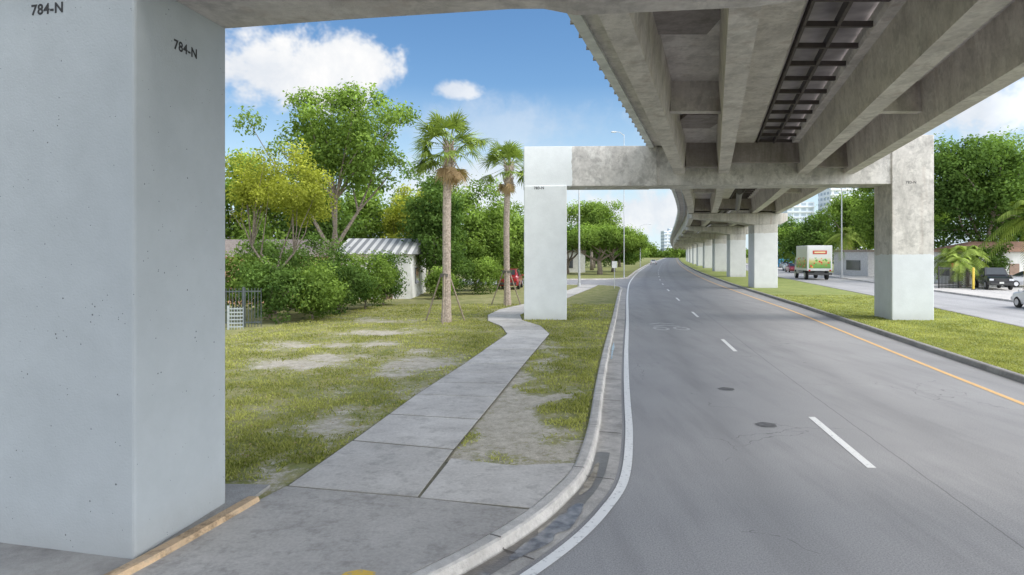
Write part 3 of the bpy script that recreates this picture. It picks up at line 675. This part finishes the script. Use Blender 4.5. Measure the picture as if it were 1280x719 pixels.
# ---------------------------------------------------------------- grass blades
rng=np.random.default_rng(4); n=250000
yy=8.2/(1-rng.uniform(0,1,n)*.80)
tt=rng.uniform(0,1,n)*14; cq=[p for p in C1 if p[1]<60]; xx=np.interp(yy,[p[1] for p in cq],[p[0] for p in cq])-.05-tt
lx=np.interp(yy,[p[1] for p in LE],[p[0] for p in LE]); rx=np.interp(yy,[p[1] for p in RE],[p[0] for p in RE])
dm=dirt(xx,yy); pad_=(xx<-3.0)&(yy<9.0)&(xx>-7.5)
edge=(fbm(xx*3,yy*3,5)-.5)*.3; pn=fbm(xx*2.2,yy*1.6,77)
keep=((xx<lx-.02+edge*.3)|(xx>rx+.02-edge*.3))&((yy>9.75)|(xx<-3.2))&(rng.uniform(0,1,n)>dm*1.45)&(rng.uniform(0,1,n)<np.clip((pn-.24)*3.0,.15,1))&~pad_&(yy<41)
xx,yy,dm,pn=xx[keep],yy[keep],dm[keep],pn[keep]
n2=70000; ym=14/(1-rng.uniform(0,1,n2)*.72); um=rng.uniform(0,1,n2)
yr=np.arange(10,60,1.); ml_=np.array([mL(v) for v in yr]); mr_=np.array([mR(v) for v in yr])
xm=np.interp(ym,yr,ml_)+.2+um*(np.interp(ym,yr,mr_)-np.interp(ym,yr,ml_)-.4)
xx=np.concatenate([xx,xm]); yy=np.concatenate([yy,ym]); dm=np.concatenate([dm,np.zeros(n2)]); pn=np.concatenate([pn,fbm(xm*2,ym*2,7)]); n=len(xx)
h=rng.uniform(.02,.06,n)*(1-.5*dm)*(.6+pn*.8)+.01; w=rng.uniform(.004,.009,n)*(1+yy/14); a=rng.uniform(0,6.28,n)
ln=rng.normal(size=(n,2))*.03
B=np.stack([xx,yy,np.full(n,.11)],1); ca=np.stack([np.cos(a)*w,np.sin(a)*w,np.zeros(n)],1)
T=B+np.stack([ln[:,0],ln[:,1],h],1)
go=fastquads('grass_blades',np.stack([B-ca,B+ca,T],1).reshape(-1,3),np.clip(.2+rng.uniform(0,.65,n)+(fbm(xx*.8,yy*.8,2)-.5),0,1),L_GRASS,nv=3)
go['kind']='stuff'; go['label']='short patchy lawn grass with bare soil'; go['category']='grass'
n=2200; yy=rng.uniform(9.8,36,n); xx=np.interp(yy,[p[1] for p in LE],[p[0] for p in LE])-rng.uniform(.1,9,n)
t=rsph(rng,n)*.04; t[:,2]*=.2; b_=np.stack([-t[:,1],t[:,0],t[:,2]],1)*.5
p=np.stack([xx,yy,np.full(n,.145)],1)
lo=fastquads('leaf_litter',np.stack([p-t,p+b_,p+t,p-b_],1).reshape(-1,3),rng.uniform(0,1,n),L_DEAD); lo['kind']='stuff'; lo['label']='dry brown fallen leaves scattered over the lawn'; lo['category']='leaves'
# ---------------------------------------------------------------- buildings
GLASS=simple('dark_glass',(.05,.06,.07),.12,.1,1)
def house(name,x0,x1,y0,y1,h,wall,roof,label,roofz=1.2,kind='gable',openings=(),base=.05,cat='building',group=None):
    e=top(empty(name,((x0+x1)/2,(y0+y1)/2,base)),label,cat,group); w,d=x1-x0,y1-y0
    mb=MB(); mb.box((0,0,h/2),(w,d,h)); mb.obj('wall',wall,e)
    o=.35; mb=MB()
    if kind in('gable','hip'):
        rx=w/2+o if kind=='gable' else w/4
        V=[(-w/2-o,-d/2-o,h),(w/2+o,-d/2-o,h),(w/2+o,d/2+o,h),(-w/2-o,d/2+o,h),(-rx,0,h+roofz),(rx,0,h+roofz)]
        V=[(a,b,c+.01) for a,b,c in V]; mk('roof',V,[(0,1,5,4),(2,3,4,5),(0,4,3),(1,2,5),(0,3,2,1)],roof,e)
    else:
        mb.box((0,0,h+roofz/2),(w+.3,d+.3,roofz)); mb.obj('roof',roof,e)
    for (side,a,b,z0,z1,nm) in openings:
        mb=MB()
        if side=='f': mb.box(((a+b)/2,-d/2-.02,(z0+z1)/2),(b-a,.08,z1-z0))
        elif side=='l': mb.box((-w/2-.02,(a+b)/2,(z0+z1)/2),(.08,b-a,z1-z0))
        else: mb.box((w/2+.02,(a+b)/2,(z0+z1)/2),(.08,b-a,z1-z0))
        mb.obj(nm,GLASS if nm=='window' else simple('door_paint',(.3,.2,.15),.5),e)
    return e
def stripe(name,c1,c2,scale,axis=0):
    m,nt,b=newmat(name); p=nd(nt,'ShaderNodeTexCoord').outputs['Object']; s=nd(nt,'ShaderNodeSeparateXYZ'); nt.links.new(p,s.inputs[0])
    f=mathn(nt,'FRACT',mathn(nt,'MULTIPLY',s.outputs[axis],scale)); st=mathn(nt,'GREATER_THAN',f,.5)
    nt.links.new(mix(nt,mathn(nt,'MULTIPLY',noise(nt,p,3),.3),mix(nt,st,c1,c2),(.25,.24,.23)),b.inputs['Base Color']); setin(b,Roughness=.6); return m
AWN=stripe('striped_metal',(.66,.66,.64),(.22,.23,.23),1.8)
WW=simple('white_stucco',(.74,.74,.72),.8,.1,3); PEACH=simple('peach_stucco',(.72,.42,.26),.8,.15,3); ROOFG=simple('grey_brown_shingle',(.34,.28,.24),.9,.35,9)
house('house',-11.6,-6.8,45.8,54,3.05,WW,AWN,'white single storey house with striped metal roof behind hedge',1.15,openings=[('f',-1.6,-.6,.9,2.1,'window'),('f',.4,1.2,0,2.1,'door'),('r',-2,-.6,1,2.1,'window')])
house('house',-19,-12.2,41,47,2.9,PEACH,ROOFG,'peach house with grey-brown shingle roof partly hidden by trees',1.1,openings=[('f',-1,.4,.9,2.1,'window'),('f',1.6,2.8,.9,2.1,'window')])
house('building',2,12,112,120,3.4,WW,ROOFG,'low white building behind the umbrella tree',.3,'flat',openings=[('f',-3.5,-1,.8,2.3,'window'),('f',1,3,.8,2.3,'window')])
house('building',-4,4,98.5,104,3.0,PEACH,ROOFG,'low peach building beyond the side street',.3,'flat',openings=[('f',-3,-1,.8,2.2,'window'),('f',1,3,.8,2.2,'window')])
sg='low shops across the road'
BROWNR=simple('brown_roof',(.26,.15,.10),.8,.3,4)
house('shop_building',45.5,58,69,76,3.3,WW,BROWNR,'low white shop with brown roof across the road',1.1,'hip',openings=[('f',-5,-2.5,.6,2.3,'window'),('f',-1.5,-.5,0,2.1,'door'),('f',1,4,.6,2.3,'window'),('l',-2,.5,.8,2.2,'window')],group=sg)
house('shop_building',49,58,94,104,3.4,simple('grey_stucco',(.6,.6,.6),.8),ROOFG,'grey low shop building behind trees',.3,'flat',openings=[('f',-3,-1,.6,2.3,'window'),('l',-3,1,.8,2.2,'window')],group=sg)
house('shop_building',64,76,163,175,6,simple('blue_stucco',(.1,.4,.65),.7),WW,'bright blue commercial building beside the far road',.4,'flat',openings=[('f',-3,3,.8,2.8,'window'),('l',-5,0,.8,2.6,'window')],group=sg)
house('shop_building',86,99,226,240,7,simple('orange_stucco',(.8,.32,.1),.7),WW,'orange commercial building far down the road',.4,'flat',openings=[('f',-4,4,.8,2.8,'window')],group=sg)
house('shop_building',78,84,205,215,8,WW,WW,'white commercial building far down the road',.4,'flat',openings=[('f',-2,2,.8,2.8,'window')],group=sg)
def towermat(name,c,fh):
    m,nt,b=newmat(name); p=nd(nt,'ShaderNodeTexCoord').outputs['Object']; s=nd(nt,'ShaderNodeSeparateXYZ'); nt.links.new(p,s.inputs[0])
    fz=mathn(nt,'FRACT',mathn(nt,'DIVIDE',s.outputs[2],fh)); fx=mathn(nt,'FRACT',mathn(nt,'DIVIDE',mathn(nt,'ADD',s.outputs[0],s.outputs[1]),4.2))
    w=mathn(nt,'MULTIPLY',mathn(nt,'LESS_THAN',mathn(nt,'ABSOLUTE',mathn(nt,'SUBTRACT',fz,.55)),.25),mathn(nt,'LESS_THAN',mathn(nt,'ABSOLUTE',mathn(nt,'SUBTRACT',fx,.5)),.33))
    nt.links.new(mix(nt,w,c,(.36,.43,.50)),b.inputs['Base Color']); setin(b,Roughness=.6); return m
def tower(x,y,w,d,h,fl,label,cm):
    e=top(empty('apartment_tower',(x,y,0)),label,'high-rise building','distant high-rise towers')
    mb=MB(); mb.box((0,0,h/2),(w,d,h)); mb.obj('wall',cm,e)
    for i in range(1,fl):
        mb=MB(); mb.box((0,-d/2-.5,i*h/fl),(w+.3,1.2,.25)); mb.obj('balcony',simple('tower_trim',(.8,.82,.83),.7,.03),e)
    mb=MB(); mb.box((0,0,h+1.2),(w*.4,d*.5,2.4)); mb.obj('roof_plant_room',cm,e)
CW=towermat('tower_white',(.72,.75,.78),3.07); CB=towermat('tower_grey',(.6,.66,.72),3.09)
tower(193,400,20,16,43,14,'white high-rise apartment tower with balconies',CW)
tower(170,410,16,16,34,11,'pale grey high-rise apartment tower',CB)
tower(150,640,18,14,25,8,'distant pale apartment block',CW)
# ---------------------------------------------------------------- fences, poles
DK=simple('dark_metal',(.05,.05,.05),.5); GAL=simple('galvanised_steel',(.5,.52,.53),.45,.1,3)
def fence(name,p0,p1,h,sp,mat,label,rail=2,th=.03,cat='fence'):
    e=top(empty(name,(p0[0],p0[1],.1)),label,cat); L=math.dist(p0,p1); a=math.atan2(p1[1]-p0[1],p1[0]-p0[0]); e.rotation_euler=(0,0,a)
    mb=MB(); n=int(L/sp)
    for i in range(n+1): mb.box((i*L/n,0,h/2),(th,th,h))
    for i in range(rail): mb.box((L/2,0,h*(.12+.8*i/(rail-1))),(L,th*1.4,.05))
    mb.obj('fence_panel',mat,e)
    for i in range(int(L/2.4)+1):
        mb=MB(); mb.box((min(L,i*2.4),0,h/2+.03),(.08,.08,h+.06)); mb.obj('post',mat,e)
    return e
fence('iron_fence',(-13.4,27.6),(-10.4,28.3),1.6,.12,simple('weathered_steel',(.07,.085,.09),.6),'dark grey metal gate fence beside the hedge',2,.025)
fence('lattice_panel',(-11.3,27.2),(-10.75,27.3),.9,.1,simple('aged_plastic',(.36,.40,.41),.6),'grey lattice panel leaning by the gate',6,.02,'garden panel')
fence('iron_fence',(37.5,60),(43.2,62),1.9,.16,DK,'black metal fence with green screening by forecourt',2,.04)
def bollard(x,y,h=1.3):
    e=top(empty('bollard',(x,y,.09)),'yellow steel bollard at the forecourt entrance','bollard','yellow bollards at the forecourt'); mb=MB(); mb.tube([(0,0,0),(0,0,h-.06),(0,0,h)],[.09,.09,.05],12); mb.obj('post',simple('yellow_paint',(.75,.55,.08),.5),e); mb=MB(); mb.tube([(0,0,0),(0,0,.05)],[.16,.16],12); mb.obj('base_plate',DK,e)
bollard(39.2,58,1.9); bollard(44.2,58.8,1.9)
def lamp(x,y,h,arm,label,dirx=1,r=1):
    e=top(empty('street_lamp',(x,y,.1)),label,'street lamp','street lamps along the road'); mb=MB(); mb.tube([(0,0,0),(0,0,.3),(0,0,.31),(0,0,h)],[.16*r,.16*r,.11*r,.06*r],10); mb.obj('pole',GAL,e)
    mb=MB(); mb.tube([(0,0,h-.15),(dirx*arm*.5,0,h+.25),(dirx*arm,0,h+.35)],[.05,.04,.035],8); mb.obj('arm',GAL,e)
    mb=MB(); mb.box((dirx*(arm+.3),0,h+.33),(.75,.28,.14),0,.7,.7); mb.obj('lamp_head',GAL,e,bevel=.03)
    mb=MB(); mb.box((dirx*(arm+.3),0,h+.245),(.5,.2,.03)); mb.obj('lens',simple('lamp_glass',(.6,.6,.55),.2),e)
lamp(6.2,63,9.3,1.6,'grey steel street lamp beside the sidewalk'); lamp(14.2,86.5,18.2,1.0,'very tall grey street lamp beyond the side street',-1,.6)
lamp(42.5,88,11.6,2.2,'grey steel street lamp across the road',-1); lamp(31,165,10,2,'grey steel street lamp far along the verge')
def sign(x,y,h,c,label,w=.6,hh=.75):
    e=top(empty('road_sign',(x,y,.1)),label,'road sign'); mb=MB(); mb.tube([(0,0,0),(0,0,h)],[.035,.035],8); mb.obj('post',GAL,e); mb=MB(); mb.box((0,-.05,h-hh/2),(w,.02,hh)); mb.obj('sign_plate',c,e,bevel=.004)
sign(9.0,60,2.4,WW,'small white rectangular road sign on a post',.45,.6)
sign(39.6,61,2.2,simple('red_sign',(.55,.06,.04),.5),'small red shop sign on a post by the fence',.7,.5)
# ---------------------------------------------------------------- vehicles
TYRE=simple('tyre_rubber',(.025,.025,.025),.85); RIM=simple('alloy_rim',(.5,.5,.52),.3,.1,3,.8); TAIL=simple('red_lamp_lens',(.5,.02,.02),.2); HEAD=simple('headlamp_lens',(.75,.77,.8),.15); PLATE=simple('number_plate',(.7,.7,.65),.5)
def wheel(e,x,y,r,w=.22):
    s=1 if x>0 else -1
    h=empty('wheel',(0,0,0)); h.parent=e; h.location=(x,y,r)
    mb=MB(); mb.tube([(-w/2,0,0),(-w/2+.03,0,0),(w/2-.03,0,0),(w/2,0,0)],[r*.9,r,r,r*.9],20); mb.obj('tyre',TYRE,h)
    mb=MB(); mb.tube([(s*(w/2-.01),0,0),(s*(w/2+.012),0,0)],[r*.62,r*.58],14); mb.obj('rim',RIM,h)
def car(loc,rz,paint,label,kind='sedan',group=None):
    e=top(empty('parked_car' if kind!='pickup' else 'pickup_truck',loc,rz),label,'car' if kind!='pickup' else 'pickup truck',group)
    if kind=='sedan': ST=[(-2.25,.72,.38,.78,.95,.62),(-2.1,.86,.26,.85,1.0,.75),(-1.55,.9,.22,.95,1.05,.74),(-.95,.91,.22,.95,1.42,.62),(.1,.91,.22,.94,1.45,.63),(.95,.91,.22,.92,1.0,.76),(1.9,.88,.24,.78,.88,.74),(2.25,.72,.36,.62,.68,.6)]; cab=(2,5); L=(-1.4,1.4); r=.32
    elif kind=='suv': ST=[(-2.3,.8,.42,.95,1.05,.68),(-2.2,.93,.32,1.05,1.2,.74),(-1.95,.95,.3,1.08,1.68,.70),(-.9,.96,.3,1.08,1.76,.70),(.3,.96,.3,1.06,1.74,.70),(1.05,.96,.3,1.04,1.12,.80),(2.0,.93,.32,.95,1.02,.78),(2.3,.78,.42,.8,.85,.62)]; cab=(1,5); L=(-1.4,1.45); r=.37
    else: ST=[(-2.75,.9,.5,1.1,1.12,.88),(-.75,.95,.42,1.1,1.12,.88),(-.7,.95,.42,1.1,1.8,.70),(.5,.95,.42,1.1,1.86,.70),(1.2,.95,.42,1.1,1.2,.84),(2.3,.93,.42,1.05,1.12,.82),(2.7,.85,.5,.95,1.0,.75)]; cab=(1,4); L=(-1.7,1.75); r=.4
    V=[];F=[]
    for (y,w,zb,zl,zt,tw) in ST: V+=[(-w*.92,y,zb),(-w,y,(zb+zl)/2),(-w*.97,y,zl),(-tw,y,zt),(tw,y,zt),(w*.97,y,zl),(w,y,(zb+zl)/2),(w*.92,y,zb)]
    for i in range(len(ST)-1):
        for j in range(8): F.append((i*8+j,i*8+(j+1)%8,(i+1)*8+(j+1)%8,(i+1)*8+j))
    F+=[tuple(range(8))[::-1],tuple(len(V)-8+j for j in range(8))]
    mk('body',V,F,paint,e,bevel=.03)
    def pt(i,j): return Vector(V[i*8+j])
    def pane(q,nm='side_window'):
        q=[Vector(p) for p in q]; c=sum(q,Vector())/4; n=(q[1]-q[0]).cross(q[2]-q[0]).normalized()
        if n.dot(c-Vector((0,c.y*.3,.9)))<0: n=-n
        q=[c+(p-c)*.86+n*.035 for p in q]; mk(nm,q,[(0,1,2,3)],GLASS,e)
    for i in range(cab[0],cab[1]):
        a,b_=i,i+1
        if ST[a][4]<1.3 and ST[b_][4]<1.3: continue
        if ST[a][4]<1.3 or ST[b_][4]<1.3:
            pane([pt(a,3),pt(a,4),pt(b_,4),pt(b_,3)],'windscreen' if ST[b_][4]<1.3 else 'rear_window')
            if abs(ST[a][0]-ST[b_][0])<.3: continue
        for js in ((2,3),(5,4)):
            pane([pt(a,js[0]),pt(b_,js[0]),pt(b_,js[1]),pt(a,js[1])])
    for x in (-1,1):
        w=ST[0][1]
        for yy_ in L: wheel(e,x*(ST[3][1]-.1),yy_,r)
        mb=MB(); mb.box((x*(w-.12),ST[0][0]-.0,ST[0][3]-.12),(.24,.08,.2)); mb.obj('tail_lamp',TAIL,e,bevel=.015)
        w=ST[-1][1]; mb=MB(); mb.box((x*(w-.16),ST[-1][0]-.02,ST[-1][3]-.08),(.3,.1,.15)); mb.obj('headlamp',HEAD,e,bevel=.015)
        mb=MB(); mb.box((x*(1.02),.85 if kind!='pickup' else 1.0,1.0 if kind=='sedan' else 1.15),(.18,.12,.14)); mb.obj('wing_mirror',paint,e,bevel=.03)
    for yv,s in ((ST[0][0],-1),(ST[-1][0],1)):
        mb=MB(); mb.box((0,yv+s*.03,.5),(1.5,.12,.2)); mb.obj('bumper',DK if kind!='sedan' else paint,e,bevel=.03)
        mb=MB(); mb.box((0,yv+s*.1,.62),(.32,.02,.15)); mb.obj('number_plate',PLATE,e)
    mb=MB(); mb.box((0,ST[-1][0]+.01,ST[-1][3]-.1),(.8,.06,.2)); mb.obj('grille',DK,e)
    return e
def carpaint(n,c):
    m=simple(n,c,.28,.03,1); m.node_tree.nodes['Principled BSDF'].inputs['Coat Weight'].default_value=.6; return m
RED=carpaint('red_car_paint',(.3,.02,.03)); BLK=carpaint('black_car_paint',(.015,.015,.02)); WHT=carpaint('white_car_paint',(.75,.75,.75)); SIL=carpaint('silver_car_paint',(.4,.41,.43))
car((-.15,60.0,.12),-.1,RED,'dark red sport utility car parked behind the palm','suv')
car((41.9,59.5,.1),2.75,BLK,'black pickup truck parked on the forecourt','pickup')
car((29.9,38.0,.02),-.15,WHT,'white car driving on the far carriageway','sedan')
car((47.2,62.5,.1),1.4,SIL,'silver car parked by the shop','sedan')
cg='cars along the distant road'
for (x,y,p_,rz,l) in ((43.5,210,WHT,-.2,'white car far down the road'),(52,128,WHT,2.95,'white car on the far carriageway'),(60,150,SIL,2.95,'silver car on the far carriageway'),(48.5,118,RED,2.95,'red car on the far carriageway')):
    car((x,y,.02),rz,p_,l,'sedan',cg)
def admat():
    m,nt,b=newmat('truck_panel_print'); p=nd(nt,'ShaderNodeTexCoord').outputs['Generated']; s=nd(nt,'ShaderNodeSeparateXYZ'); nt.links.new(p,s.inputs[0])
    z=s.outputs[2]
    col=ramp(nt,mathn(nt,'ADD',z,mathn(nt,'MULTIPLY',noise(nt,p,4,3),.12)),[(.0,(.08,.26,.05)),(.25,(.22,.38,.07)),(.42,(.6,.55,.2)),(.62,(.72,.73,.66))])
    v=nd(nt,'ShaderNodeTexVoronoi'); v.inputs['Scale'].default_value=7; nt.links.new(p,v.inputs['Vector'])
    f=mathn(nt,'MULTIPLY',mathn(nt,'LESS_THAN',v.outputs['Distance'],.4),mathn(nt,'LESS_THAN',z,.55))
    hs=nd(nt,'ShaderNodeValToRGB'); hs.color_ramp.interpolation='CONSTANT'; e=hs.color_ramp.elements; e[0].color=(.65,.06,.03,1); e[1].position=.45; e[1].color=(.8,.4,.05,1); e.new(.6).color=(.12,.4,.06,1)
    bw=nd(nt,'ShaderNodeRGBToBW'); nt.links.new(v.outputs['Color'],bw.inputs[0]); nt.links.new(bw.outputs[0],hs.inputs[0])
    col=mix(nt,f,col,hs.outputs[0]); nt.links.new(col,b.inputs['Base Color']); setin(b,Roughness=.4); return m
tk=top(empty('box_truck',(37.7,86,.02),-.2),'white box truck with colourful food pictures driving on the far road','truck')
tk.scale=(1.22,1.22,1.22); AD=admat()
TW=simple('truck_white',(.75,.75,.73),.4,.05)
mb=MB(); mb.box((0,-1.0,2.15),(2.3,5.2,2.5)); mb.obj('cargo_box',TW,tk,bevel=.04)
mb=MB(); mb.box((-1.165,-1.0,2.1),(.02,4.7,1.9)); mb.obj('side_panel',AD,tk)
mb=MB(); mb.box((0,-3.62,2.1),(2.0,.02,1.9)); mb.obj('rear_panel',AD,tk)
mb=MB(); mb.box((0,-3.64,2.72),(1.3,.02,.36)); mb.obj('rear_banner',simple('truck_red',(.55,.06,.04),.4),tk)
mb=MB(); mb.box((0,-3.66,2.72),(1.0,.02,.14)); mb.obj('banner_stripe',simple('truck_cream',(.85,.75,.4),.4),tk)
mb=MB(); mb.box((0,-.3,.75),(.9,6.4,.25)); mb.obj('chassis',DK,tk)
mb=MB(); mb.box((0,2.45,1.35),(2.1,1.5,1.7),0,.9,.75); mb.obj('cab',TW,tk,bevel=.08)
mb=MB(); mb.box((0,2.5,1.65),(2.13,.9,.6),0,.93,.8); mb.obj('side_window',GLASS,tk)
mb=MB(); mb.box((0,3.1,1.7),(1.7,.3,.6),0,.95,.6); mb.obj('windscreen',GLASS,tk)
mb=MB(); mb.box((0,-3.7,.6),(2.2,.12,.2)); mb.obj('bumper',DK,tk)
for x in (-1,1):
    mb=MB(); mb.box((x*.95,-3.66,.95),(.16,.05,.14)); mb.obj('tail_lamp',TAIL,tk)
    for yy_ in (-2.2,2.4): wheel(tk,x*.95,yy_,.45,.28)
# ---------------------------------------------------------------- world, sun
W=bpy.data.worlds.new('World'); S.world=W; W.use_nodes=True; nt=W.node_tree; nt.nodes.clear()
EL,AZ=math.radians(52),math.radians(112)
sky=nd(nt,'ShaderNodeTexSky',sky_type='NISHITA'); sky.sun_disc=False; sky.sun_elevation=EL; sky.sun_rotation=AZ; sky.air_density=1.0; sky.dust_density=.3; sky.ozone_density=2.0
tc=nd(nt,'ShaderNodeTexCoord').outputs['Generated']
hs=nd(nt,'ShaderNodeHueSaturation'); setin(hs,Saturation=1.2); nt.links.new(sky.outputs[0],hs.inputs['Color'])
sx=nd(nt,'ShaderNodeSeparateXYZ'); nt.links.new(tc,sx.inputs[0])
hz=ramp(nt,sx.outputs[2],[(.0,.85),(.24,0)])
skyc=mix(nt,hz,hs.outputs[0],(4.9,6.2,7.2))
nz=noise(nt,tc,9,5,.66,.25); nz2=noise(nt,tc,30,3,.65)
nn=mathn(nt,'ADD',mathn(nt,'MULTIPLY',nz,2.2),mathn(nt,'MULTIPLY',nz2,1.2))
def blob(c,r,amt=1,soft=.5):
    a=nd(nt,'ShaderNodeVectorMath',operation='SUBTRACT'); nt.links.new(tc,a.inputs[0]); a.inputs[1].default_value=c
    m=nd(nt,'ShaderNodeVectorMath',operation='DIVIDE'); nt.links.new(a.outputs[0],m.inputs[0]); m.inputs[1].default_value=r
    l=nd(nt,'ShaderNodeVectorMath',operation='LENGTH'); nt.links.new(m.outputs[0],l.inputs[0])
    v=mathn(nt,'SUBTRACT',mathn(nt,'ADD',l.outputs['Value'],nn),1.7)
    mr=nd(nt,'ShaderNodeMapRange'); mr.interpolation_type='SMOOTHSTEP'; nt.links.new(v,mr.inputs[0]); mr.inputs[1].default_value=.5; mr.inputs[2].default_value=.5+soft; mr.inputs[3].default_value=amt; mr.inputs[4].default_value=0
    return mr.outputs[0]
bl=[blob((-.32,.923,.243),(.13,.13,.05),1,.7),blob((-.24,.93,.260),(.09,.09,.042),1,.7),blob((-.082,.969,.233),(.03,.05,.012),.8,.9),blob((.57,.80,.17),(.11,.1,.034),.9,.7),
    blob((-.05,.99,.10),(.15,.1,.04),.7,1.1),blob((.19,.97,.06),(.13,.1,.035),.9,.8),blob((-.03,.95,.18),(.14,.1,.03),.35,1.3),
    blob((-.9,.2,.4),(.5,.5,.25)),blob((.95,.0,.30),(.45,.65,.5)),blob((0,-1,.3),(1.5,.8,.65)),blob((0,0,1.0),(.6,.6,.4),.8)]  # unseen clouds left, right, behind and overhead, added to fill the deck underside
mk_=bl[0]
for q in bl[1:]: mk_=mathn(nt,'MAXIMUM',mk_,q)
b1=nd(nt,'ShaderNodeBackground'); b1.inputs[1].default_value=.15; nt.links.new(skyc,b1.inputs[0])
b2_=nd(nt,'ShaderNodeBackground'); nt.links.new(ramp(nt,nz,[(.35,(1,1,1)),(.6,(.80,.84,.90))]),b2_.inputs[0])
# added fill light: unseen clouds right of the view brightest, those behind moderate
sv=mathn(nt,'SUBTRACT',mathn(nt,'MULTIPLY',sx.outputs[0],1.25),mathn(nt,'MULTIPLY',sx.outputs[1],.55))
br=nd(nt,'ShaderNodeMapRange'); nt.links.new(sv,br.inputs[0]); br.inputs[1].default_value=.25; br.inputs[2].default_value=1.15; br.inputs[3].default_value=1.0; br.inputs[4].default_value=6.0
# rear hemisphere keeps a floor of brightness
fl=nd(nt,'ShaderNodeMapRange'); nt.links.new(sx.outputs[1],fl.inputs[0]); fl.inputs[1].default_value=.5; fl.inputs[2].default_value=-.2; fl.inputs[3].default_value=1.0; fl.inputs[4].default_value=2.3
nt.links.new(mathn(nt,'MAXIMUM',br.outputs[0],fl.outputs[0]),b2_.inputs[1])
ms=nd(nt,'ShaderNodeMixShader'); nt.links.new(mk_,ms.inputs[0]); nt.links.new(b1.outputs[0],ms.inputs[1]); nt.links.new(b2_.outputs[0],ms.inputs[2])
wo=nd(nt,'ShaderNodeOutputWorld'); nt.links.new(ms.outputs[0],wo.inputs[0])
sl=bpy.data.lights.new('sun','SUN'); sl.energy=2.5; sl.angle=math.radians(26); sl.color=(1,.94,.86)
so=bpy.data.objects.new('sun',sl); COL.objects.link(so)
sd=Vector((math.sin(AZ)*math.cos(EL),math.cos(AZ)*math.cos(EL),math.sin(EL)))
so.rotation_euler=(-sd).to_track_quat('-Z','Y').to_euler()
cam=bpy.data.cameras.new('camera'); co=bpy.data.objects.new('camera',cam); COL.objects.link(co); S.camera=co
co.location=(0,0,3.1); co.rotation_euler=(math.radians(90),0,0); cam.lens=24; cam.sensor_width=36; cam.shift_y=-.0324; cam.clip_end=5000; cam.clip_start=.05
S.view_settings.view_transform='Standard'; S.view_settings.look='None'; S.view_settings.exposure=0
